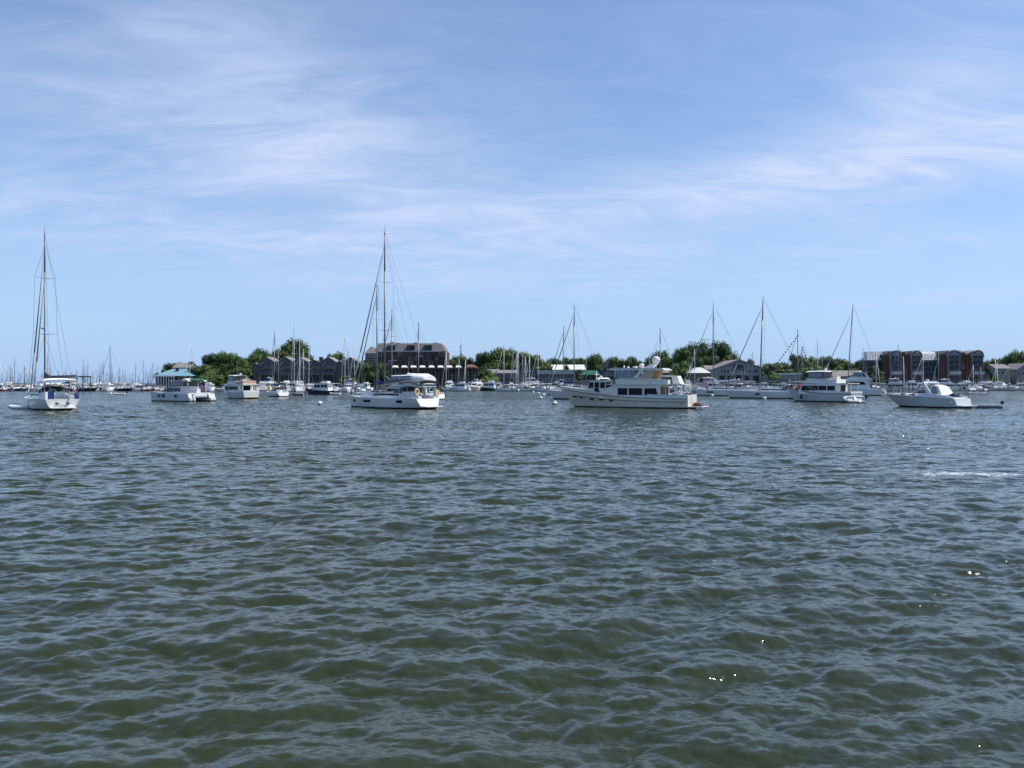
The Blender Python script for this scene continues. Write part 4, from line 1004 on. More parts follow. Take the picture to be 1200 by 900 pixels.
# brick hotel with mansard roof
h = Bld('brick_hotel', 'big dark brick waterfront hotel with grey mansard roof and dormers', 'hotel', 441, 521, 372, 26)
zt, ze = h.z(402), h.z(411.5)
h.wall(0, h.w, 0, h.d, 0, ze, 'brick'); h.wall(h.w - .004, h.w + .25, -.1, h.d, 0, ze, 'redbrick', 'sunlit_end_wall')  # sunlight painted into the end wall with a lighter, redder brick
a = [(-.3, -.3, ze), (h.w + .3, -.3, ze), (h.w + .3, h.d, ze), (-.3, h.d, ze), (.6, 2.2, zt), (h.w - 2.0, 2.2, zt), (h.w - 2.0, h.d - 2, zt), (.6, h.d - 2, zt)]
MB().hexa(a).build('roof', 'roofslate', h.r)
h.wall(h.w * .04, h.w * .96, -.5, -.1, ze - .35, ze + .05, 'paleside', 'cornice')
for px in (455, 478, 498):
    g = MB(); u = h.u(px); g.box(u - .4, u + 3.2, -.2, 3.0, h.z(410), h.z(404.5)); d = g.build('dormer', 'roofdark', h.r)
    for k in range(2): w_ = MB().box(u + .1 + k * 1.6, u + 1.3 + k * 1.6, -.26, -.2, h.z(409), h.z(406)); w_.build('window', 'winglass', d)
for j, zc in enumerate((414.5, 420.0, 425.5)):
    for i in range(13):
        h.win(1.4 + i * (h.w - 2.8) / 12, h.z(zc), 1.15 if i % 3 else 1.9, 1.4, frame=('trim' if (i * 7 + j * 3) % 4 == 0 else 'brick'))
for px in (489, 508): h.wall(h.u(px), h.u(px) + .5, -.35, 0, h.z(429), ze, 'redbrick', 'pilaster')
for px in (463, 486, 503):
    for zc in (417.5, 423): h.balcony(h.u(px), h.u(px) + 3.4, h.z(zc), 0, 1.2, 'darkside')
for i in range(4): h.win(3 + i * 5.5, h.z(416), 1.2, 1.4, side='r', frame='trim'); h.win(3 + i * 5.5, h.z(423), 1.2, 1.4, side='r', frame='trim')
for px, zz in ((455, 400), (462, 401), (483, 400.7), (507, 400.6)): h.wall(h.u(px), h.u(px) + 1.6, 6, 8, zt - .1, h.z(zz), 'roofdark' if px != 507 else 'paleside', 'rooftop_vent')
h = Bld('hotel_wing', 'lower stepped brick wing on the left end of the hotel', 'hotel wing', 428, 440.8, 371, 20)
h.wall(0, h.w, 0, h.d, 0, h.z(414), 'brick'); h.hip(0, h.w, 0, h.d, h.z(414), h.z(406), 'roofgrey', .3, 2.0)
for zc in (417, 423, 429):
    for i in range(3): h.win(1.0 + i * 1.6, h.z(zc), 1.0, 1.3, frame='trim')

# covered pier restaurant
h = Bld('pier_restaurant', 'dark open pier restaurant on columns with brown roof and white awnings', 'restaurant', 455, 560, 342, 9, .2)
h.wall(-.3, h.w - 3.8, -.6, h.d, h.z(432.2), h.z(430.8), 'roofbrown', 'roof'); h.wall(h.w * .86, h.w, -.4, h.d, h.z(432), h.z(430.4), 'roofbrown', 'roof')
g = MB(); g.hexa([(h.w * .86, -.5, h.z(430.4)), (h.w * 1.0, -.5, h.z(430.4)), (h.w, h.d, h.z(430.4)), (h.w * .86, h.d, h.z(430.4)), (h.w * .88, 2, h.z(427)), (h.w * .95, 2, h.z(427)), (h.w * .95, 6, h.z(427)), (h.w * .88, 6, h.z(427))]); g.build('pavilion_roof', 'roofbrown', h.r)
h.wall(.2, h.w - .2, 5.2, h.d, 1.2, h.z(432.3), 'darkside')
for i in range(27): MB().box(i * 1.41, i * 1.41 + .2, -.3, -.1, -1.2, h.z(432.2)).build('column', 'brownside' if i % 3 else 'wood', h.r)
for k in range(2): MB().box(0, h.w, -.25, -.15, h.z(440 + 3.2 * k), h.z(439.7 + 3.2 * k)).build('handrail', 'wood', h.r)
MB().box(0, h.w, -.8, h.d, 1.0, 1.25).build('floor', 'wood', h.r)
for i in range(8):
    u = h.u(460 + i * 10.6); g = MB(); g.hexa([(u, -.9, h.z(430.5)), (u + 2.4, -.9, h.z(430.5)), (u + 2.4, 1.6, h.z(430.5)), (u, 1.6, h.z(430.5)), (u + .2, .2, h.z(428.3)), (u + 1.9, .2, h.z(428.3)), (u + 1.9, .9, h.z(428.3)), (u + .2, .9, h.z(428.3))]); g.build('awning', 'whitecanvas', h.r)
for i in range(8): h.win(3 + i * 4.4, h.z(441), 2.6, 2.2, 5.2, frame='darkside')

# houses between the hotel pier and the yacht
def simple_house(name, label, px0, px1, D, depth, ye, yr, wallm, roofm, axis='u', nw=4, rows_=1, zb=1.0, roof='gable', wf='trim', wh=1.3, cat='house'):
    h = Bld(name, label, cat, px0, px1, D, depth, zb)
    h.wall(0, h.w, 0, h.d, 0, h.z(ye), wallm)
    if roof == 'gable': h.gable(0, h.w, 0, h.d, h.z(ye), h.z(yr), roofm, wallm, axis=axis)
    elif roof == 'hip': h.hip(0, h.w, 0, h.d, h.z(ye), h.z(yr), roofm, .4, min(h.d, h.w) * .35)
    else: h.wall(-.4, h.w + .4, -.4, h.d + .4, h.z(ye) + .003, h.z(yr), roofm, 'roof')
    H_ = h.z(ye)
    for j in range(rows_):
        for i in range(nw): h.win(h.w * (i + .5) / nw, H_ * (j + .55) / rows_, min(1.3, h.w / nw * .55), min(wh, H_ / rows_ * .5), frame=wf)
    return h
simple_house('cottage', 'small tan cottage partly behind shrubs right of the pier restaurant', 571, 584, 355, 8, 438, 433, 'brownside', 'roofgrey', 'u', 3, 1)
simple_house('blue_grey_house', 'dark blue grey two storey house with pale porch roof', 583, 606, 352, 9, 437.5, 434, 'darkside', 'roofgrey', 'u', 5, 2)
h = simple_house('dark_gabled_house', 'dark shingled house with steep gable behind a cluster of masts', 604, 629, 358, 11, 437, 429.5, 'shingle', 'roofdark', 'v', 5, 2)
h = simple_house('boatyard_shed', 'long low shed with pale flat parapet behind the mooring buoys', 631, 672, 350, 12, 438.5, 434, 'shingle', 'paleside', 'u', 9, 1, roof='flat')
h = simple_house('white_roofed_hall', 'long hall with a bright white roof among trees', 648, 686, 385, 20, 433.5, 427.3, 'paleside', 'rooflight', 'u', 8, 1, zb=2)
h = Bld('green_awning_stand', 'waterfront stand under a bright green awning', 'stand', 682, 703, 347, 6, .9)
for i in range(5): MB().box(i * h.w / 4 - .08, i * h.w / 4 + .08, 0, .16, 0, h.z(438.5)).build('post', 'wood', h.r)
h.hip(0, h.w, 0, h.d, h.z(439), h.z(434), 'greencanvas', .5, 1.8); h.wall(.2, h.w - .2, 4, 6, 0, h.z(441), 'darkside')
simple_house('dark_steep_house', 'narrow dark house with steep roof beside the green awning', 707, 722, 362, 10, 434, 424.5, 'darkside', 'roofdark', 'v', 3, 2)
simple_house('brown_cabin', 'low brown building glimpsed behind the yacht flybridge', 766, 784, 350, 9, 437, 433.5, 'brownside', 'roofgrey', 'u', 4, 1)
h = simple_house('brown_shingled_store', 'small brown shingled store with pale flat-topped roof', 810, 832, 346, 10, 437, 430.5, 'brownside', 'rooflight', 'u', 3, 1, roof='hip')
h = simple_house('grey_annex', 'grey annex between the brown store and the gabled boathouse', 828, 843, 352, 10, 433, 428.5, 'greyside', 'roofgrey', 'u', 3, 1)
# big gabled boathouse
h = Bld('gabled_boathouse', 'large grey clapboard boathouse with broad gable and balcony', 'boathouse', 840, 892, 350, 22)
h.wall(0, h.w, 0, h.d, 0, h.z(431.5), 'greyside'); h.gable(0, h.w, 0, h.d, h.z(431.5), h.z(422), 'roofgrey', 'greyside', ov=.9, th=.35)
for px in (846, 849.5, 853, 875, 878.5, 884, 887): h.win(h.u(px), h.z(435), 1.05, 1.7)
for px in (858.5, 862.5, 866.5, 870.5): h.win(h.u(px), h.z(435.2), 1.1, 2.0)
for px in (861.5, 865.5, 869.5): h.win(h.u(px), h.z(429.2), 1.3, 1.3, frame='greyside')
h.balcony(h.u(856), h.u(873), h.z(438.2), 0, 1.6, 'trim'); h.balcony(h.u(859), h.u(872), h.z(431.3), 0, 1.2, 'darkside')
for i in range(5): h.win(h.w * (i + .6) / 5.2, h.z(443), 2.4, 1.9, frame='darkside')
h = simple_house('low_white_office', 'low flat white office under trees right of the boathouse', 913, 938, 352, 9, 439, 437.3, 'greyside', 'trim', 'u', 4, 1, roof='flat')
h = simple_house('long_low_shed', 'long low shed with dull green grey roof behind white motor yacht', 974, 1024, 352, 12, 441, 434.5, 'greyside', 'roofgrey', 'u', 8, 1)
# condominium row
def condo(name, label, a, c, ypk, flank=0):
    h = Bld(name, label, 'condominium', a, c, 346, 16, .8)
    fw = h.w; z1 = h.z(ypk + 4.5)
    h.wall(0, fw, 0, h.d, 0, z1, 'redbrick'); h.gable(0, fw, 0, h.d, z1, h.z(ypk), 'roofdark' if flank else 'roofgrey', 'greyside', ov=.3)
    u0, u1 = fw * .30, fw * .95                      # bay of grey balconies
    h.wall(u0, u1, -.9, -.002, h.z(444), z1 - .2, 'greyside', 'bay'); z1 -= 1.1; 
    g = MB(); um = (u0 + u1) / 2; g.face([(u0, -.92, z1 + .9), (u1, -.92, z1 + .9), (um, -.92, h.z(ypk + .2))]); g.face([(u0, -.02, z1 + .9), (u1, -.02, z1 + .9), (um, -.02, h.z(ypk + .2))]); g.face([(u0, -.92, z1 + .9), (um, -.92, h.z(ypk + .2)), (um, -.02, h.z(ypk + .2)), (u0, -.02, z1 + .9)]); g.face([(u1, -.92, z1 + .9), (um, -.92, h.z(ypk + .2)), (um, -.02, h.z(ypk + .2)), (u1, -.02, z1 + .9)])
    g.build('bay_gable', 'greyside', h.r)
    t_ = MB(); n_ = 8; P_ = [(um + (u0 - um) * 1.08 * math.cos(PI * i / n_), h.z(ypk - .1) - (h.z(ypk) - z1) * (1 - math.sin(PI * i / n_) ** .8)) for i in range(n_ + 1)]
    for (xa, za), (xb, zb) in zip(P_, P_[1:]): t_.hexa([(xa, -1.15, za), (xb, -1.15, zb), (xb, .6, zb), (xa, .6, za), (xa, -1.15, za + .32), (xb, -1.15, zb + .32), (xb, .6, zb + .32), (xa, .6, za + .32)])
    t_.build('arched_trim', 'paleside', h.r)
    h.win(um, z1 + .1, (u1 - u0) * .5, 1.3, -.93, frame='greyside')
    for k, yc in enumerate((418.5, 424.5, 430.3, 436.0, 441.8)):
        for j in range(2): h.win(u0 + (u1 - u0) * (.28 + .44 * j), h.z(yc), (u1 - u0) * .36, 1.35, -.9, frame='greyside' if k != 3 else 'trim')
        h.balcony(u0 + .2, u1 - .2, h.z(yc + 2.2), -.9, 1.3, 'shingle' if k != 3 else 'trim', 'paleside' if k == 3 else None)
    return h
condo('brick_condominium', 'leftmost gabled red brick condominium block with a stack of balconies', 1036, 1056, 411.5, 1)
condo('brick_condominium', 'second gabled red brick condominium block, left of the sawtooth glass roofs', 1061, 1080, 411.5, 1)
condo('brick_condominium', 'third gabled red brick condominium block, right of the sawtooth glass roofs', 1103, 1125, 411, 1)
condo('brick_condominium', 'rightmost gabled red brick condominium block at the end of the row', 1132, 1152, 411)
def saw(name, label, a, c, n, y0=412, D=349, dp=12):
    h = Bld(name, label, 'condominium wing', a, c, D, dp, .8); h.wall(0, h.w, 0, h.d, 0, h.z(422), 'shingle' if name != 'brick_link' else 'redbrick')
    for i in range(n):
        u0 = h.w * i / n; u1 = h.w * (i + 1) / n; um = (u0 + u1) / 2
        g = MB(); z0, z1 = h.z(422), h.z(y0 + 2)
        g.hexa([(u0 + .03, -.3, z0), (u1 - .03, -.3, z0), (u1 - .03, dp - .5, z0), (u0 + .03, dp - .5, z0), (um - .15, .6, z1), (um + .15, .6, z1), (um + .15, dp - .5, z1), (um - .15, dp - .5, z1)]); g.build('sawtooth_gable', 'trim', h.r)
        for yc in (427, 433, 439.5): h.win(um, h.z(yc), (u1 - u0) * .55, 1.6, frame='darkside')
    g = MB(); a_ = dp * .25; c_ = dp * .42; g.hexa([(.3, a_, h.z(421)), (h.w, a_, h.z(421)), (h.w, dp, h.z(421)), (.3, dp, h.z(421)), (.5, c_, h.z(y0 - .6)), (h.w, c_, h.z(y0 - .6)), (h.w, dp, h.z(y0 - .6)), (.5, dp, h.z(y0 - .6))]); g.build('roof', 'roofsilver', h.r)
    return h
saw('condominium_wing', 'left condominium wing with a row of pointed pale dormers', 1016, 1035.7, 6, 412.5, 349, 4)
saw('condominium_wing', 'central condominium wing with pointed pale dormers under silver roof', 1080.3, 1102.7, 6, 412.5)
for a, c, lb in ((1056.2, 1060.8, 'narrow red brick link with rooftop box between the two left condominium blocks'), (1125.2, 1131.8, 'plain red brick stair tower between the two right condominium blocks')):
    h = Bld('brick_tower', lb, 'tower', a, c, 346.5, 14, .8); h.wall(0, h.w, 0, h.d, 0, h.z(413), 'redbrick'); h.wall(h.w * .2, h.w * .8, 3, 6, h.z(413), h.z(410.3), 'trim', 'rooftop_box'); h.win(h.w * .5, h.z(430), .7, 1.1)
h = Bld('condominium_deck', 'timber walkway on posts along the foot of the condominiums', 'walkway', 1030, 1156, 340, 4, .3); h.wall(0, h.w, 0, 4, h.z(446.5), h.z(445.4), 'greyside', 'walkway_floor')
for i in range(22): MB().box(i * h.w / 21.2, i * h.w / 21.2 + .25, .1, .35, -1.2, h.z(446.5)).build('post', 'wood', h.r)
simple_house('grey_house', 'grey clapboard house with steep roof right of the condominiums', 1167, 1184, 360, 10, 432, 427, 'greyside', 'roofgrey', 'u', 3, 2)
simple_house('grey_house', 'pale grey house with chimney at the far right', 1182, 1196, 366, 10, 434, 430, 'paleside', 'roofgrey', 'u', 3, 2)
simple_house('grey_house', 'grey house cut off by the right edge of the view', 1192, 1214, 360, 12, 433, 426, 'greyside', 'roofgrey', 'v', 5, 2)
simple_house('peaked_cottage', 'small dark peaked cottage touching the last condominium', 1146, 1158, 344, 8, 440, 433, 'shingle', 'roofgrey', 'v', 2, 1)
# lattice radio tower far behind
q = MB(); D = 480; X = (540 - 600) / F * D; zt = zof(403, D)
for sx, sy in ((1, 1), (1, -1), (-1, 1), (-1, -1)): q.tube((X + sx * 1.1, D + sy * 1.1, 2), (X + sx * .25, D + sy * .25, zt), .1, .07, 4)
for i in range(9):
    z0 = 3 + (zt - 4) * i / 9; z1 = 3 + (zt - 4) * (i + 1) / 9; w0 = 1.1 - .085 * i; w1 = 1.1 - .085 * (i + 1)
    for s_ in (1, -1): q.tube((X - w0 * s_, D - w0, z0), (X + w1 * s_, D - w1, z1), .06, .06, 4); q.tube((X - w0 * s_, D + w0, z0), (X + w1 * s_, D + w1, z1), .06, .06, 4)
q.tube((X, D, zt), (X, D, zt + 4), .08, .05, 4); tag(q.build('radio_tower', 'alu'), 'slim grey lattice radio tower rising behind trees right of the hotel', 'radio tower')
# ---------------------------------------------------------------- trees
def leafmat(name, a, b_, c):
    m = bpy.data.materials.new(name); m.use_nodes = True; t = m.node_tree; b = t.nodes['Principled BSDF']
    b.inputs['Roughness'].default_value = .6; b.inputs['Specular IOR Level'].default_value = .3
    co = N(t, 'ShaderNodeTexCoord'); nz = N(t, 'ShaderNodeTexNoise'); t.links.new(co.outputs['Object'], nz.inputs['Vector']); nz.inputs['Scale'].default_value = .55; nz.inputs['Detail'].default_value = 6; nz.inputs['Roughness'].default_value = .7
    oi = N(t, 'ShaderNodeObjectInfo')
    cr = N(t, 'ShaderNodeValToRGB'); f = mth(t, 'ADD', nz.outputs['Fac'], mth(t, 'MULTIPLY', mth(t, 'SUBTRACT', oi.outputs['Random'], .5), .30)); t.links.new(f, cr.inputs[0])
    e = cr.color_ramp.elements; e[0].position = .3; e[0].color = (*a, 1); e[1].position = .72; e[1].color = (*c, 1); k = e.new(.5); k.color = (*b_, 1)
    t.links.new(cr.outputs[0], b.inputs['Base Color']); b.inputs['Transmission Weight'].default_value = 0
    return m
M['leaf'] = leafmat('broadleaf_foliage', (.040, .080, .020), (.072, .132, .032), (.12, .18, .045))
M['leafy'] = leafmat('yellow_green_foliage', (.07, .09, .022), (.12, .14, .035), (.18, .19, .06))
M['leafd'] = leafmat('dark_foliage', (.028, .058, .017), (.050, .094, .026), (.084, .134, .038))
M['bark'] = mat('bark', (.09, .07, .05), .95, .3, 2, stretch=(1, 1, .3))
def crown_mesh(seed, h=10.0, w=9.0, leafs=3600, ls=.42, kind='leaf', low=.18):
    rng = random.Random(seed); b = MB(); blobs = []
    for i in range(15):
        a = rng.uniform(0, 2 * PI); zf = rng.uniform(low, .86); prof = math.sin(PI * min(1, (zf - low * .4) / (1.1 - low * .4))) ** .6
        rr_ = w / 2 * prof * rng.uniform(.25, .72); s = rng.uniform(.16, .27) * w * (1 - .35 * zf)
        blobs.append((Vector((rr_ * math.cos(a), rr_ * math.sin(a), zf * h)), s))
    blobs.append((Vector((0, 0, h * .55)), w * .30)); blobs.append((Vector((w * .03, 0, h * .80)), w * .19)); blobs.append((Vector((0, w * .04, h * .36)), w * .28))
    for j in range(7): a = j * 2.4 + seed; blobs.append((Vector((w * .30 * math.cos(a), w * .30 * math.sin(a), h * (.30 + .07 * (j % 4)))), w * .20))
    tot = sum(s * s for _, s in blobs)
    for c, s in blobs: b.ell(c, s * .58, s * .58, s * .48, 9, 6, z0=-.95)
    for c, s in blobs:
        for i in range(int(leafs * s * s / tot)):
            d = Vector((rng.gauss(0, 1), rng.gauss(0, 1), rng.gauss(0, 1))).normalized()
            if d.z < -.55 and rng.random() < .6: continue
            p = c + Vector((d.x, d.y, d.z * .82)) * s * (rng.uniform(.66, 1.06) + .1 * math.sin(7 * d.x + 5 * d.z + seed))
            nrm = (d + Vector((rng.gauss(0, .5), rng.gauss(0, .5), rng.gauss(0, .5) + .25))).normalized()
            t = nrm.orthogonal().normalized(); t = Matrix.Rotation(rng.uniform(0, 6.28), 3, nrm) @ t; u = nrm.cross(t); q_ = ls * rng.uniform(.55, 1.35)
            b.face([p - t * q_ * .5, p + u * q_ * .38 + nrm * .04, p + t * q_ * .55, p - u * q_ * .36])
    return b, blobs
def tree_proto(nm, seed, h, w, kind, leafs=7500, ls=.44, low=.16):
    r = empty(nm); b, blobs = crown_mesh(seed, h, w, leafs, ls, kind, low); b.build('crown', kind, r)
    q = MB(); q.tube((0, 0, -1), (0, 0, h * .3), w * .035, w * .026, 8); q.tube((0, 0, h * .3), (0, 0, h * .6), w * .026, w * .013, 7)
    for c, s in blobs[:9]: q.tube((0, 0, h * (.18 + .3 * (c.z / h))), c, w * .014, w * .005, 5)
    q.build('trunk', 'bark', r); return r
PROT = {'a': tree_proto('tree', 1, 10, 10, 'leaf'), 'b': tree_proto('tree', 2, 10, 8.5, 'leaf'), 'c': tree_proto('tree', 3, 10, 11, 'leafd', 7500), 'd': tree_proto('tree', 4, 10, 8, 'leafd'),
        'e': tree_proto('tree', 5, 10, 9, 'leafy'), 'f': tree_proto('tree', 6, 10, 12, 'leafd', 9000, .36, .10), 's': tree_proto('shrub', 7, 10, 15, 'leaf', 2800, .6, .05)}
PH = {'a': 10, 'b': 10, 'c': 10, 'd': 10, 'e': 10, 'f': 10, 's': 10}; PW = {'a': 10, 'b': 8.5, 'c': 11, 'd': 8, 'e': 9, 'f': 12, 's': 15}
TREES = [(192, 431, 15, 384, 'd'), (203, 424.5, 22, 392, 'c'), (214, 428, 16, 394, 'd'), (221, 425, 9, 388, 'd'), (233, 429, 24, 358, 'c'), (242, 426, 22, 362, 'a'), (251, 414, 24, 378, 'c'), (261, 410.5, 30, 380, 'a'), (271, 413, 22, 376, 'c'),
 (281, 416, 17, 374, 'b'), (289, 424, 14, 366, 'd'), (246, 441, 14, 349, 'e'), (258, 438, 16, 349, 'e'), (268, 434, 16, 350, 'a'), (279, 430, 20, 351, 'c'), (236, 440, 16, 348, 'a'), (225, 437, 14, 356, 'd'),
 (298, 411, 18, 398, 'a'), (309, 408, 22, 404, 'c'), (316, 412, 16, 400, 'b'), (331, 408, 20, 398, 'e'), (340, 398, 24, 404, 'a'), (351, 396.5, 24, 406, 'c'), (357, 404, 18, 400, 'b'), (363, 413, 16, 398, 'd'),
 (391, 413, 16, 402, 'b'), (398, 411, 20, 404, 'a'), (404, 439, 15, 349, 'e'), (413, 442, 12, 348, 'e'), (425, 424, 18, 354, 'c'), (434, 426, 18, 353, 'a'), (444, 424, 18, 355, 'c'), (452, 432, 14, 352, 'd'), (430, 420, 14, 410, 'b'),
 (530, 420, 16, 424, 'c'), (541, 414, 20, 426, 'a'), (551, 419, 18, 424, 'c'), (561, 420, 16, 420, 'b'), (570, 412, 22, 402, 'c'), (580, 407.5, 26, 406, 'a'), (591, 407, 26, 408, 'c'), (602, 410, 24, 406, 'a'), (613, 411.5, 22, 404, 'c'), (623, 414, 22, 402, 'b'),
 (634, 420, 20, 400, 'a'), (645, 419, 20, 424, 'c'), (638, 427, 16, 370, 'e'), (567, 430, 18, 352, 'd'), (577, 436, 14, 348, 's'), (570, 440, 18, 346, 's'), (562, 434, 14, 350, 'c'),
 (656, 421, 18, 430, 'a'), (666, 418.5, 20, 430, 'c'), (677, 418, 20, 432, 'b'), (687, 418.5, 20, 432, 'a'), (695, 414, 18, 430, 'c'), (704, 417.5, 18, 430, 'a'), (716, 417.5, 18, 428, 'c'), (680, 431, 14, 358, 'd'), (673, 434, 12, 358, 'd'), (664, 425, 10, 372, 'd'),
 (729, 419, 14, 432, 'a'), (738, 417, 15, 430, 'c'), (746, 421, 14, 430, 'b'), (759, 417, 16, 402, 'a'), (772, 410.5, 20, 404, 'c'), (782, 416, 16, 400, 'b'),
 (797, 406, 24, 386, 'c'), (810, 400, 28, 390, 'f'), (825, 397.5, 32, 392, 'f'), (841, 400, 26, 390, 'c'), (852, 404, 20, 388, 'f'), (790, 425, 20, 360, 's'), (803, 422, 22, 360, 's'), (779, 430, 18, 356, 'a'), (818, 418, 26, 372, 'c'), (836, 416, 24, 374, 'c'), (853, 414, 16, 376, 'e'), (862, 417, 12, 380, 'a'),
 (878, 418, 12, 420, 'd'), (888, 427, 12, 400, 'a'), (898, 425, 20, 380, 'c'), (909, 423.5, 20, 384, 'a'), (920, 424, 18, 386, 'c'), (932, 414.5, 20, 392, 'c'), (942, 419, 18, 390, 'a'), (905, 434, 16, 352, 's'), (893, 435, 12, 350, 's'), (925, 431, 20, 366, 'a'), (940, 430, 18, 362, 's'),
 (953, 416.5, 20, 398, 'a'), (964, 417, 20, 400, 'c'), (975, 418.5, 22, 398, 'c'), (987, 420, 22, 396, 'a'), (998, 424, 16, 392, 'e'), (1006, 421, 18, 392, 'a'), (1013, 419, 14, 390, 'c'), (1022, 426, 15, 342, 'd'), (1029, 433, 12, 341, 'a'), (1031, 440, 9, 340, 'd'), (960, 428, 22, 368, 's'), (982, 428, 22, 370, 's'), (1000, 430, 20, 364, 'e'), (948, 432, 14, 358, 'a'),
 (1157, 421, 16, 398, 'a'), (1165, 419.5, 18, 400, 'c'), (1174, 421, 16, 398, 'a'), (1182, 414, 16, 394, 'c'), (1190, 408.5, 20, 396, 'a'), (1201, 410, 22, 396, 'c'), (1213, 409, 22, 396, 'a'), (1160, 430, 18, 366, 'c'), (1155, 440, 12, 348, 'd'), (1168, 440, 12, 352, 's'), (1199, 420, 18, 376, 'd'), (1226, 412, 24, 396, 'c'), (1240, 414, 24, 396, 'a')]
index_kids()
SECT = [(-400, 60, 'at the far left edge'), (60, 120, 'right behind the stern-on white yacht'), (120, 182, 'left of the blue-roofed house'), (182, 232, 'by the blue-roofed house'), (232, 293, 'between blue-roofed house and townhouses'), (293, 424, 'by the dark shingled townhouses'),
        (424, 527, 'by the brick hotel'), (527, 575, 'by the end of the pier restaurant'), (575, 632, 'by the dark gabled house'), (632, 690, 'by the white-roofed hall'), (690, 757, 'behind the long pilothouse yacht'), (757, 840, 'left of the gabled boathouse'), (840, 893, 'by the gabled boathouse'),
        (893, 948, 'right of the gabled boathouse'), (948, 1014, 'by the long low shed'), (1014, 1060, 'by the left condominiums'), (1060, 1103, 'by the sawtooth condominium roofs'), (1103, 1153, 'by the right condominiums'), (1153, 1600, 'at the far right edge')]
ORD = 'first second third fourth fifth sixth seventh eighth ninth tenth eleventh twelfth thirteenth fourteenth fifteenth sixteenth seventeenth eighteenth nineteenth twentieth'.split() + ['twenty-' + o for o in 'first second third fourth fifth sixth seventh eighth ninth'.split()] + ['thirtieth'] + ['thirty-' + o for o in 'first second third fourth fifth'.split()]
REG = {}
def register(o, px, look, cat, group):
    s = [t for a, c, t in SECT if a <= px < c][0]; REG.setdefault((look, s), []).append((px, o)); o['category'] = cat; o['group'] = group
def write_labels():
    for (look, s), L_ in REG.items():
        L_.sort(key=lambda t: t[0])
        for i, (px, o) in enumerate(L_):
            o['label'] = f'{look} {s}' if len(L_) == 1 else f'{look} {s}, {ORD[i]} from left'
usedp = set(); trng = random.Random(4)
LOOKT = {'a': 'leafy green tree', 'b': 'narrow green tree', 'c': 'dark bushy tree', 'd': 'slim dark tree', 'e': 'yellow green tree', 'f': 'huge spreading dark tree', 's': 'low spreading shrub'}
for (px, yt, wp, D, k) in TREES:
    if k in usedp: o = dup(PROT[k])
    else: o = PROT[k]; usedp.add(k)
    gz = 1.0 + max(0, D - 350) * .02; H_ = zof(yt, D) - gz; W_ = wp / F * D * 1.42
    o.location = at(px, D, gz - .2); o.scale = (W_ / PW[k], W_ / PW[k], H_ / PH[k] / .97); o.rotation_euler = (0, 0, trng.uniform(0, 6.28))
    register(o, px, LOOKT[k], 'shrub' if k == 's' else 'tree', 'shrubs on the shore' if k == 's' else 'trees along the shore')
# ---------------------------------------------------------------- the anchored boats
def T(o, label, cat, group=None): return tag(o, label, cat, group)
r, S = sailyacht('sailing_yacht', L=13.6, B=4.4, H=20.9, fs=1.2, roofh=.62, mastx=.545, bimz=3.25, radar=False, spreaders=(.38, .68), boomz=2.9, boomlen=4.9, bowrake=.25)
q = MB(); z1 = 2.0; q.tube((-6.3, 1.55, 2.05), (-6.3, 1.55, 2.06), .4, .4, 12)
ring = [Vector((-6.45, 1.75 + .05 * 0 + .30 * math.cos(2 * PI * i / 14), 1.95 + .34 * math.sin(2 * PI * i / 14))) for i in range(15)]
MB().path(ring, .09, 6).build('life_ring', 'yellow', r)
MB().box(-6.5, -6.2, -1.8, -1.2, 1.5, 2.2).build('deck_locker', 'beigecanvas', r)
place(r, 455, 95.5, 38); T(r, 'large white sailing yacht with tall mast and grey bimini, centre left', 'sailing yacht', 'anchored sailing yachts')

r, S = sailyacht('sailing_yacht', L=13.0, B=4.1, H=20.0, mastx=.515, furl=2, spreaders=(.36, .71), radar=True, bimz=3.35, bim='whitecanvas', boomz=3.3, boomlen=5.2, boomyaw=-2.0, srake=-.15, tr=.82, hood=True, wins=(), fb=1.5, fs=1.25, bowrake=1.2, roofh=.6)
xs = S(0, 1).x
for sg, yc in ((1, .85), (-1, .85)): MB().ell((xs - .03, sg * .55, .78), .05, .22, .09, 10, 6, z0=-.99).build('transom_port', 'black', r)
q = MB()
for row, (zc, ws) in enumerate(((.56, (.16, .1, .14, .16, .08, .16, .14)), (.38, (.12, .1, .14, .1, .12)))):
    y = sum(w_ + .05 for w_ in ws) / 2
    for w_ in ws: q.box(xs - .0, xs + .02, y - w_, y, zc, zc + .08); y -= w_ + .05
q.v = [(p[0] - .035 + .15 * (1 - p[2] / 1.25) * 0, p[1], p[2]) for p in q.v]; q.build('transom_lettering', 'greycanvas', r)
for y0, y1, m_ in ((1.66, 1.42, 'whitecanvas'), (1.42, .78, 'bluecanvas'), (-1.15, -1.62, 'bluecanvas')):
    g = MB(); a2 = S(.005, 1); g.box(a2.x - .02, a2.x + .02, min(y0, y1), max(y0, y1), a2.z, a2.z + .78); g.build('weather_cloth', m_, r)
us_flag(r, S(.0, -1, .5), S(.0, -1, .5) + Vector((-.2, 0, 1.5)), .9, .6, R(180), .9)
place(r, 53, 91.7, 46); T(r, 'white sailing yacht seen from its broad transom, at the left', 'sailing yacht', 'anchored sailing yachts')
d = dinghy('inflatable_dinghy', 2.7, 1.5); place(d, 25, 90, 8); T(d, 'white inflatable dinghy beside the stern-on yacht at the left', 'dinghy', 'dinghies')
c = catamaran(); place(c, 213, 130.5, 31, .93); T(c, 'grey hulled catamaran with green awning and ensign at the stern', 'catamaran')
m1 = canvas_motoryacht('flybridge_yacht', 'palegrey', 'greycanvas', 'beigecanvas', 'whitecanvas', None, L=10.2, canopy_len=.9); place(m1, 278.5, 154, 42, .97); T(m1, 'small flybridge yacht with beige screens and white bimini, by the trees', 'motor yacht', 'motor yachts')
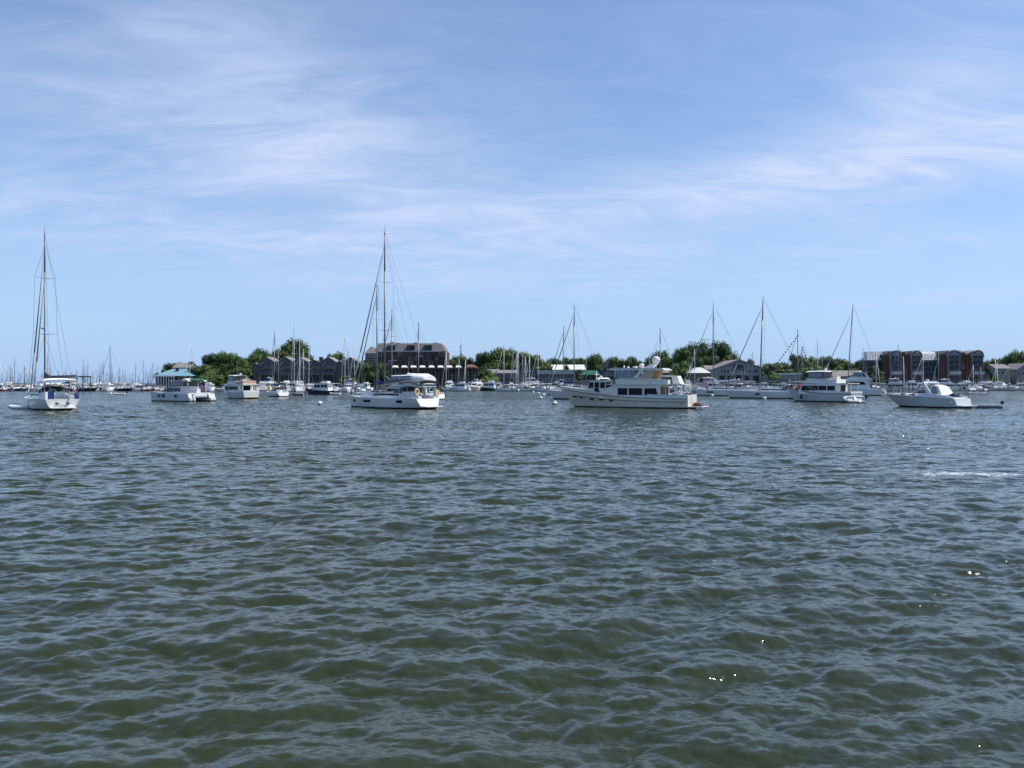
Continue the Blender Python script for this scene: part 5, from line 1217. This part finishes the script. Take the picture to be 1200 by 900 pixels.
r, S = sailyacht('sailing_yacht', L=9.2, B=3.1, H=14.2, fb=1.2, fs=.95, furl=0, spreaders=(.5,), detail=False, wins=(), bim=None, hood=True, boomz=2.2, boomlen=3.4, cover='greycanvas', mr=.09, roofh=.35, mastx=.58)
place(r, 323, 176, 52); MB().ell((3.2, 0, 1.7), .35, .35, .5, 10, 8).build('yellow_sail_bag', 'yellow', r); T(r, 'small white sloop with a yellow bag on its bow, stern towards us', 'sailing yacht', 'anchored sailing yachts')
SLOOP = r
d = dinghy('inflatable_dinghy', 3.0, 1.5, 'darkrubber', True); place(d, 350, 184, 15); T(d, 'dark inflatable dinghy right of the small white sloop', 'dinghy', 'dinghies')
lb = lobster_yacht('lobster_yacht', 'navy'); place(lb, 376, 207, 18, .97); T(lb, 'navy hulled cabin cruiser with white deckhouse below the townhouses', 'motor yacht', 'motor yachts')
d = dinghy('inflatable_dinghy', 2.8, 1.5, 'rubber', False); place(d, 393, 203, 5); T(d, 'grey tender trailing behind the navy hulled cruiser', 'dinghy', 'dinghies')
lt = long_trawler(); MB().house([(-8.8, .36, .5), (-9.1, .9, .55), (-9.9, .8, .45), (-10.2, .36, .3)]).build('covered_jet', 'maroon', lt); place(lt, 731, 98, 28, .90); lt.scale = (.96, .90, .80); T(lt, 'long grey hulled pilothouse yacht with hardtop flybridge, largest boat in the middle', 'motor yacht', 'motor yachts')
my = canvas_motoryacht('flybridge_yacht', 'palegrey', 'greycanvas', 'offwhite', 'whitecanvas', 'black', 'glass', L=11.8, canopy_len=1.4)
MB().ell((3.3, .7, 2.15), .35, .3, .45, 8, 6).box(3.1, 4.0, .2, .9, 1.75, 2.05).build('red_cover', 'redcanvas', my); MB().ell((2.2, 1.95, .75), .24, .2, .32, 10, 8).build('fender', 'black', my)
place(my, 962, 127, 52, 1.0); my.scale.z = 1.06; T(my, 'double decked cruiser with dark rail, white bimini and red foredeck cover', 'motor yacht', 'motor yachts')
d = dinghy('inflatable_dinghy', 2.9, 1.5); place(d, 1001, 119, 12, 1, .35); d.rotation_euler.x = R(-35); T(d, 'white dinghy hoisted at the stern of the double decked cruiser', 'dinghy', 'dinghies')
ec = express_cruiser('express_cruiser', 'palegrey', 10.6); place(ec, 1082, 98.5, 62); T(ec, 'sleek pale express cruiser with radar arch, rightmost of the near boats', 'motor boat', 'motor boats')
d = dinghy('inflatable_dinghy', 3.6, 1.6, 'slaterubber', True, 'whitecanvas'); place(d, 1153, 95, 14); T(d, 'grey tender with dark outboard floating behind the express cruiser', 'dinghy', 'dinghies')

r, S = sailyacht('sailing_yacht', L=17.0, B=4.9, H=21.3, fb=1.6, fs=1.3, furl=1, mastx=.57, wins=((-3, .9), (1.6, 1.6), (5.4, .8)), bim='greycanvas', boomz=3.1, boomlen=6, cover='whitecanvas', bimz=3.3, bowrake=.3, mr=.12, fm='palegrey')
place(r, 842, 186, 21); T(r, 'long white sloop before the gabled boathouse, partly behind another sloop', 'sailing yacht', 'anchored sailing yachts'); BIGSL = r
r, S = sailyacht('sailing_yacht', L=16.0, B=4.7, H=19.1, fb=1.6, fs=1.3, furl=1, mastx=.585, wins=((1.4, .8),), bim='greycanvas', boomz=3.1, boomlen=5.5, cover='greycanvas', bimz=3.2, rake=.035, bowrake=1.0, mr=.12)
place(r, 899, 154, 29); T(r, 'long white sloop with slightly raked dark mast, left of the double decked cruiser', 'sailing yacht', 'anchored sailing yachts')
r, S = sailyacht('sailing_yacht', L=11.5, B=3.7, H=16.8, fb=1.5, fs=1.2, mastx=.57, detail=False, wins=(), cover='bluecanvas', boomz=2.6, boomlen=4.3, bim='greycanvas', fm='greycanvas')
place(r, 664, 195, 30); T(r, 'grey hulled sloop behind the bow of the pilothouse yacht, shorter mast', 'sailing yacht', 'anchored sailing yachts')
r2, S = sailyacht('sailing_yacht', L=12.5, B=3.9, H=16.9, fb=1.7, fs=1.3, mastx=.57, detail=True, wins=(), boomz=2.7, boomlen=4.6, bim=None, bowrake=1.2)
place(r2, 678, 146, 30); T(r2, 'white sloop overlapped by the pilothouse yacht bow, taller of two masts', 'sailing yacht', 'anchored sailing yachts'); MIDSL = r
ec2 = express_cruiser('express_cruiser', 'white', 10.6, 'greycanvas', True, False); place(ec2, 700, 124, 40, 1.2); T(ec2, 'white cruiser with sloping windscreen hidden behind the pilothouse yacht', 'motor boat', 'motor boats')
index_kids()
def again(o, px, D, head, H0, ytop, label, s=1.0):
    c = dup(o); place(c, px, D, head, s); c.scale.z = s
    Hn = zof(ytop, D) / s
    for k in [k for k in COL.objects if k.parent == c and k.name.split('.')[0] in ('mast', 'rigging', 'furled_headsail')]: k.scale.z = Hn / H0
    T(c, label, 'sailing yacht', 'anchored sailing yachts'); return c
again(MIDSL, 446, 125, 36, 16.8, 333, 'sloop with blue sail cover hidden behind the large centre left yacht')
again(MIDSL, 463, 138, 36, 16.8, 362, 'sloop behind the large centre left yacht, third tallest mast there', .95)
again(SLOOP, 494, 146, 34, 14.2, 377, 'small sloop behind the stern of the large centre left yacht', 1.0)
again(SLOOP, 778, 150, 30, 14.2, 384, 'small sloop whose mast rises behind the pilothouse yacht aft deck', 1.0)
again(BIGSL, 998, 217, 30, 21.3, 357, 'sloop with strongly leaning mast behind the double decked cruiser', 1.0).rotation_euler.rotate_axis('Y', R(-3.6))
b1 = again(MIDSL, 938, 240, 25, 16.8, 385, 'sloop dressed with a string of small signal flags')
q = MB(); rg = random.Random(3); top = Vector((-.3, 0, 18)); low = Vector((-7.8, 0, 6))
for i in range(14):
    p = Vector((.3, 0, 17.5)).lerp(Vector((5.6 + 2.6, 0, 6.5)), (i + .5) / 14); q.face([p, p + Vector((.42, .05, -.1)), p + Vector((.40, .08, -.5)), p + Vector((0, 0, -.42))], i % 3)
    p = Vector((-.2, 0, 14)).lerp(Vector((-4.2, 0, 3.4)), (i + .5) / 14) if i < 9 else None
    if p: q.face([p, p + Vector((-.42, .05, -.1)), p + Vector((-.40, .08, -.5)), p + Vector((0, 0, -.42))], i % 3)
q.build('signal_flag_string', ['flagblue', 'flagred', 'yellow'], b1)
sy = sport_yacht(); place(sy, 994, 190, 24, .98); T(sy, 'tall white motor yacht behind the stern of the double decked cruiser', 'motor yacht', 'motor yachts')
wc = canvas_motoryacht('flybridge_yacht', 'palegrey', 'whitecanvas', 'whitecanvas', 'whitecanvas', None, L=11.4, canopy_len=2.2); place(wc, 474, 118, 34, .90)
q = MB(); rows = []
for i in range(9):
    u = i / 8; x_ = .3 - 5.6 * u; s_ = (math.sin(PI * min(1, .12 + u * 1.0) if u < .5 else PI * (.62 - .0 * u))) ** .5 if u < .9 else .80
    rows.append([(x_, 1.62 * math.cos(PI * j / 10), 3.1 + 1.75 * s_ * math.sin(PI * j / 10) ** .55) for j in range(11)])
q.grid(rows, lambda i, j: 1 if (i in (1, 2, 3) and j in (1, 2, 7, 8)) else 0); q.face(rows[-1]); q.build('white_canopy', ['whitecanvas', 'paleglass'], wc); T(wc, 'yacht under a big white rounded canopy behind the large centre left sloop', 'motor yacht', 'motor yachts')

# ---------------------------------------------------------------- water taxi with two people
rib = dinghy('rigid_inflatable_boat', 4.6, 2.0, 'rubber', True); place(rib, 1145, 207, 25); T(rib, 'grey inflatable launch with two people aboard, right of the condominiums', 'launch')
def seated(name, loc, rz, shirt, label):
    me = bpy.data.meshes.new(name)
    V = [(0, 0, .0), (0, 0, .25), (.02, 0, .48), (.02, 0, .60), (.03, 0, .74), (0, .10, -.02), (.42, .12, .02), (.46, .12, -.40), (.58, .12, -.44), (0, -.10, -.02), (.42, -.12, .02), (.46, -.12, -.40), (.58, -.12, -.44),
         (.02, .20, .48), (.10, .26, .24), (.32, .20, .16), (.40, .19, .15), (.02, -.20, .48), (.10, -.26, .24), (.32, -.20, .16), (.40, -.19, .15)]
    E = [(0, 1), (1, 2), (2, 3), (3, 4), (0, 5), (5, 6), (6, 7), (7, 8), (0, 9), (9, 10), (10, 11), (11, 12), (2, 13), (13, 14), (14, 15), (15, 16), (2, 17), (17, 18), (18, 19), (19, 20)]
    RD = [.15, .14, .12, .055, .10, .09, .07, .05, .045, .09, .07, .05, .045, .06, .045, .035, .04, .06, .045, .035, .04]
    RD = [.15, .14, .13, .055, .10, .095, .075, .05, .045, .095, .075, .05, .045, .065, .045, .035, .045, .065, .045, .035, .045]
    me.from_pydata(V, E, []); o = bpy.data.objects.new(name, me); COL.objects.link(o)
    md = o.modifiers.new('skin', 'SKIN'); lay = me.skin_vertices[0].data if me.skin_vertices else None
    if lay is None:
        bpy.context.view_layer.objects.active = o; bpy.ops.mesh.customdata_skin_add(); lay = me.skin_vertices[0].data
    for i, sv in enumerate(lay): sv.radius = (RD[i], RD[i]); sv.use_root = (i == 0)
    o.modifiers.new('sub', 'SUBSURF').render_levels = 1
    me.materials.append(M['skin']); o.location = loc; o.rotation_euler = (0, 0, rz)
    b = MB(); b.ell((.01, 0, .30), .17, .24, .30, 12, 8); b.build('shirt', shirt, o); MB().ell((.0, 0, .80), .115, .10, .10, 10, 6, z0=-.2).build('cap', 'flagblue', o)
    MB().box(-.12, .50, -.2, .2, -.10, .06).build('shorts', 'navy', o)
    tag(o, label, 'person', 'people in the launch'); return o
bx_, hd = rib.location, PI - R(25)
for k, (a, sh, lb_) in enumerate(((-.9, 'navy', 'seated person in dark shirt at the stern of the grey launch'), (.6, 'greycanvas', 'seated person in grey shirt towards the bow of the grey launch'))):
    seated('person', (bx_.x + a * math.cos(hd), bx_.y + a * math.sin(hd), .62), hd, sh, lb_)

# ---------------------------------------------------------------- mooring buoys
def buoy():
    b = MB(); b.ell((0, 0, .12), .36, .36, .36, 14, 10, z0=-.95); o = b.build('mooring_buoy', 'white')
    q = MB(); rows = [[(.372 * math.cos(2 * PI * j / 14) * c_, .372 * math.sin(2 * PI * j / 14) * c_, z_) for j in range(15)] for c_, z_ in ((.99, .07), (1.0, .12), (.985, .19))]; q.grid(rows); q.build('blue_band', 'flagblue', o)
    MB().tube((0, 0, .46), (0, 0, .62), .05, .04, 6).build('mooring_eye', 'steel', o); return o
B0 = buoy(); index_kids()
for k, (px, py, lb_) in enumerate(((375, 474.3, 'round white buoy left of the large centre left yacht bow'), (625, 460.5, 'white buoy farthest up the string left of the pilothouse yacht'), (631.5, 462, 'second white buoy of the string left of the pilothouse yacht'), (637, 463.7, 'third white buoy of the string left of the pilothouse yacht'), (634, 467.5, 'fourth white buoy of the string left of the pilothouse yacht'),
                              (649, 464.3, 'white buoy close beside the grey sloop hull'), (650.3, 474.5, 'nearest white buoy, just off the pilothouse yacht bow'), (834.5, 464.5, 'white buoy below the long sloop before the boathouse'), (896, 468, 'white buoy below the sloop with the raked mast'), (130, 462.3, 'small white buoy near the dinghy in the left background'), (1007, 473, 'white buoy off the stern of the double decked cruiser'))):
    o = B0 if k == 0 else dup(B0); D = 2850 / (py - HY); o.location = at(px, D, 0); o.rotation_euler = (R(8 * math.sin(k * 2)), 0, k); o['label'] = lb_; o['category'] = 'buoy'; o['group'] = 'mooring buoys'
# ---------------------------------------------------------------- the crowd of small boats along the shore
def small_sail(nm, hullm, cover, L=9.5, B=3.0, H=13, mastm='alu', two=False):
    r = empty(nm); S, st = make_hull(r, L, B, 1.25, .95, tr=.72, rake=.9, srake=.2, flare=.15, draft=.5, p=.42, fine=2.0, mats=(hullm, 'bottom', 'white' if hullm not in ('white', 'palegrey') else 'navy'))
    q = MB(); q.house([(2.2, 1.0, .5), (1.6, 1.45, .7), (-1.4, 1.55, .9), (-1.5, .9, 1.0), (2.1, .95, .6)]); c = q.build('coachroof', 'white', r)
    q = MB(); q.win([(-1.2, 1.15), (1.4, 1.15), (1.3, 1.35), (-1.2, 1.35)], lambda z: .93, .03); q.build('window', 'glass', c)
    b = MB(); b.tube((.8, 0, 1.4), (.8, 0, H), .12, .09, 6); m_ = b.build('mast', mastm, r)
    q = MB(); q.tube((.8, -.95, 1.4 + (H - 1.4) * .5), (.8, .95, 1.4 + (H - 1.4) * .5), .04, .04, 4); q.build('spreader', mastm, m_)
    q = MB(); q.path([(.8, 1.3, 1.0), (.8, .95, 1.4 + (H - 1.4) * .5), (.8, 0, H - .4)], .022, 4); q.path([(.8, -1.3, 1.0), (.8, -.95, 1.4 + (H - 1.4) * .5), (.8, 0, H - .4)], .022, 4); q.tube((.8, 0, H), (-L / 2 + .3, 0, 1.0), .018, .018, 4); q.build('rigging', 'wire', r)
    q = MB(); q.tube((L / 2 - .2, 0, 1.5), (.9, 0, H * .93), .09, .04, 5); q.build('furled_headsail', 'sailcloth' if not two else 'whitecanvas', r)
    q = MB(); q.tube((.75, 0, 2.3), (-2.9, 0, 2.45), .16, .12, 6); q.build('boom', cover, r)
    q = MB(); q.house([(-1.9, 2.35, .85), (-1.8, 2.5, .8), (-3.8, 2.5, .8), (-3.9, 2.35, .9)]); bb = q.build('bimini', cover, r)
    f = MB()
    for x_ in (-2.1, -3.7):
        for sg in (1, -1): f.tube((x_, sg * .8, .95), (x_, sg * .8, 2.4), .02, .02, 4)
    f.build('bimini_frame', 'steel', bb)
    return r
SM = [(small_sail('sailboat', 'white', 'bluecanvas'), 'white sailboat with blue covers'), (small_sail('sailboat', 'navy', 'greycanvas', mastm='whitespar'), 'navy hulled sailboat'),
      (small_sail('sailboat', 'white', 'whitecanvas', mastm='whitespar', two=True), 'white sailboat with white covers'), (small_sail('sailboat', 'maroon', 'beigecanvas'), 'maroon hulled sailboat'), (small_sail('sailboat', 'greenhull', 'greencanvas'), 'green hulled sailboat'), (small_sail('sailboat', 'palegrey', 'greycanvas'), 'grey hulled sailboat')]
PB = [(lobster_yacht('cabin_boat', 'white', 8.5), 'white cabin boat'), (lobster_yacht('cabin_boat', 'greenhull', 8.5, 'offwhite'), 'green hulled cabin boat'), (express_cruiser('cruiser', 'white', 8.6, 'bluecanvas', False, False), 'white cruiser with blue bimini'), (express_cruiser('cruiser', 'black', 8.6, 'whitecanvas', True, False), 'black hulled cruiser'),
      (center_console('center_console_boat', 'white', 7, 'white'), 'white open boat with T-top'), (center_console('center_console_boat', 'redhull', 6.5, None), 'small red open boat'), (canvas_motoryacht('flybridge_boat', 'white', 'bluecanvas', 'white', 'white', 'navy', L=10), 'white flybridge boat'), (express_cruiser('cruiser', 'navy', 8.6, 'beigecanvas', False, False), 'navy hulled cruiser with tan bimini')]
index_kids(); used = set(); mr_ = random.Random(11)
def put(kind, i, px, D, head, s=1.0, ytop=None):
    src, look = (SM if kind == 's' else PB)[i]; key = (kind, i)
    o = dup(src) if key in used else src; used.add(key); place(o, px, D, head, s); o.rotation_euler.x = R(mr_.uniform(-1, 1))
    if ytop is not None:
        Hn = zof(ytop, D) / s
        for k in [k for k in COL.objects if k.parent == o and k.name.split('.')[0] in ('mast', 'rigging', 'furled_headsail')]: k.scale.z = Hn / 13.0
    register(o, px, look, 'sailboat' if kind == 's' else 'motor boat', 'sailboats along the shore' if kind == 's' else 'motor boats along the shore'); return o
# masts that can be told apart (column, row of the masthead, distance, kind)
for px, yt, D, i, hd in ((134, 404, 292, 3, 5), (226, 402, 300, 2, 80), (348, 378, 270, 2, 60), (354, 396, 285, 2, 70), (360, 409, 292, 2, 20), (364, 411, 288, 2, 75), (330, 414, 296, 5, 30), (407, 391, 262, 2, 60), (411, 408, 290, 5, 80), (419, 405, 280, 2, 40),
                        (427, 412, 300, 5, 75), (526, 412, 295, 2, 60), (540, 420, 300, 5, 85), (548, 421, 302, 2, 80), (595, 401, 285, 2, 12), (604, 405, 296, 5, 70), (608, 413, 305, 2, 80), (612, 407, 292, 2, 20), (615, 411, 300, 5, 80), (619, 418, 306, 2, 75), (624, 416, 298, 2, 60), (635, 408, 280, 2, 40), (690, 417, 300, 5, 60),
                        (818, 409, 270, 2, 60), (886, 412, 280, 5, 30), (944, 405, 290, 5, 70), (963, 397, 262, 2, 40), (967, 415, 300, 5, 75), (1015, 408, 290, 5, 60), (1028, 412, 300, 2, 85), (1057, 404, 295, 5, 25), (1061, 418, 305, 2, 70), (1087, 414, 300, 2, 20), (1104, 416, 306, 5, 80), (1145, 428, 305, 2, 70), (1150, 430, 310, 5, 80), (1168, 421, 305, 2, 75), (1173, 424, 312, 2, 80), (1186, 432, 300, 5, 20)):
    s = mr_.uniform(.85, 1.1) if px != 134 else 1.15; put('s', i, px - 2, D, hd * mr_.choice([1, -1]) if hd > 50 else hd, s, yt)
# the big marina on the left: mast after mast
x = 2.0; k = 0
lm = [(3.5, 424), (7, 433), (11, 427), (15, 431), (19, 418), (23, 436), (27, 428), (31, 430), (36, 434), (43, 430), (47, 437), (57, 412), (60, 426), (66, 437), (70, 434), (76, 430), (82, 429), (86, 436), (91, 434), (97, 421), (101, 432), (104, 423), (108, 436), (112, 432), (116, 428), (119, 424), (123, 424), (127, 436), (130, 426),
      (138, 434), (142, 431), (146, 433), (150, 424), (155, 437), (160, 424), (165, 438), (169, 422), (172, 434), (176, 430), (181, 424), (187, 428)]
for px, yt in lm: put('s', mr_.choice([0, 1, 5, 5, 0, 2, 5, 4]), px, mr_.uniform(300, 372), mr_.choice([-85, 85, 80, -75, 10]), mr_.uniform(.85, 1.1), yt)
for i in range(44):
    put('s', mr_.choice([0, 1, 2, 5]), 1 + i * 4.3 + mr_.uniform(-2.5, 2.5), mr_.uniform(385, 520), mr_.choice([-85, 85]), mr_.uniform(.8, 1.0), mr_.uniform(432, 441))
# front rank of boats, left marina then along the shore
def rank(a, c, step, D0, D1, kinds, heads, sc=1.0):
    x = a
    while x < c:
        put('p', mr_.choice(kinds), x, mr_.uniform(D0, D1), mr_.choice(heads) + mr_.uniform(-8, 8), mr_.uniform(.85, 1.1) * sc); x += step * mr_.uniform(.75, 1.35)
rank(-20, 185, 7, 282, 300, [0, 7, 3, 2, 1, 3, 7, 4, 5], [0, 180, 90, -90, 100], .8)
rank(-10, 185, 7, 308, 345, [0, 2, 6, 0, 4], [90, -90], .9)
rank(232, 300, 13, 270, 300, [0, 4, 2, 6], [30, 90, 160])
rank(300, 430, 7.5, 285, 325, [0, 2, 6, 4, 1, 0], [80, -90, 20])
rank(526, 632, 7, 285, 322, [0, 2, 6, 3, 5, 1, 7], [85, -90, 10, 0])
rank(640, 800, 10, 285, 322, [0, 2, 6, 4], [85, -90, 10])
rank(805, 940, 7, 285, 322, [0, 2, 6, 4, 5, 0], [85, -90, 10, 30])
rank(945, 1050, 8, 285, 322, [0, 2, 6, 4, 7], [85, -90, 10, 30])
rank(1050, 1160, 8, 296, 322, [0, 2, 4, 0, 6], [85, 5, 10, -175])
rank(1165, 1225, 8, 300, 322, [1, 2, 4, 3], [85, 5, 10])
# white rack storage boat by the boathouse: stacked cradle of three hulls
for k_, (px, D, z) in enumerate(((899, 330, 1.2), (899, 330, 3.4), (905, 330, 1.2))): pass
o = sy2 = dup(sy); place(o, 557, 300, -70, .75); T(o, 'white high-sided motor yacht, bow-on at the end of the pier restaurant', 'motor yacht', 'motor yachts')
d = dinghy('inflatable_dinghy', 3.1, 1.5); place(d, 141, 196, 5); T(d, 'small white dinghy drifting alone before the left marina', 'dinghy', 'dinghies')
# docks
def dock(px0, px1, D, label, wd=2.4, top=.75, roof=None):
    r = empty('dock'); x0 = (px0 - 600) / F * D; w = (px1 - px0) / F * D; r.location = (x0, D, 0)
    MB().box(0, w, 0, wd, top - .25, top).build('decking', 'wood', r)
    n = max(2, int(w / 3.2))
    for i in range(n + 1):
        for y in (-.18, wd + .18): MB().tube((w * i / n, y, -1), (w * i / n, y, top + 1.1 + .3 * ((i * 7) % 3)), .17, .15, 7).build('piling', 'pile', r)
    tag(r, label, 'dock', 'docks along the shore'); return r
dock(-30, 176, 305, 'long low dock through the left marina'); dock(300, 425, 326, 'timber dock at the foot of the dark townhouses'); dock(528, 632, 326, 'timber dock right of the pier restaurant'); dock(805, 930, 327, 'timber dock before the gabled boathouse')
dock(1045, 1082, 268, 'short dock with tall dark pilings before the left condominiums', 2.4, 1.0); dock(1155, 1212, 318, 'dark dock reaching out of view at the right', 3.0, .7); dock(1084, 1150, 326, 'timber dock before the right condominiums')
for k, (px, D, lb_) in enumerate(((335, 268, 'dark mooring pile right of the small white sloop'), (345, 264, 'dark mooring pile before the townhouse dock'), (600, 275, 'dark mooring pile near the white masts'), (1008, 250, 'dark mooring pile left of the condominium dock'), (1153, 290, 'reddish mooring pile right of the launch'), (1043, 262, 'tall pile at the left end of the condominium dock'))):
    q = MB(); q.tube((0, 0, -1.5), (0, 0, 2.6), .19, .16, 8); o = q.build('mooring_pile', 'pile'); MB().tube((0, 0, 2.6), (0, 0, 2.85), .18, .05, 8).build('pile_cap', 'white', o); o.location = at(px, D, 0); tag(o, lb_, 'mooring pile', 'mooring piles')
# travel lift frame
r = empty('boat_lift'); r.location = at(89, 276, 0)
for x_ in (-2.3, 2.3):
    for y_ in (0, 5): MB().tube((x_, y_, -.5), (x_, y_, 4.9), .18, .18, 4).build('leg', 'pile', r)
q = MB(); q.box(-2.6, 2.6, -.25, .25, 4.9, 5.3); q.box(-2.6, 2.6, 4.75, 5.25, 4.9, 5.3); q.build('crossbeam', 'pile', r); tag(r, 'dark square boat lift frame right of the stern-on yacht', 'boat lift')
write_labels()
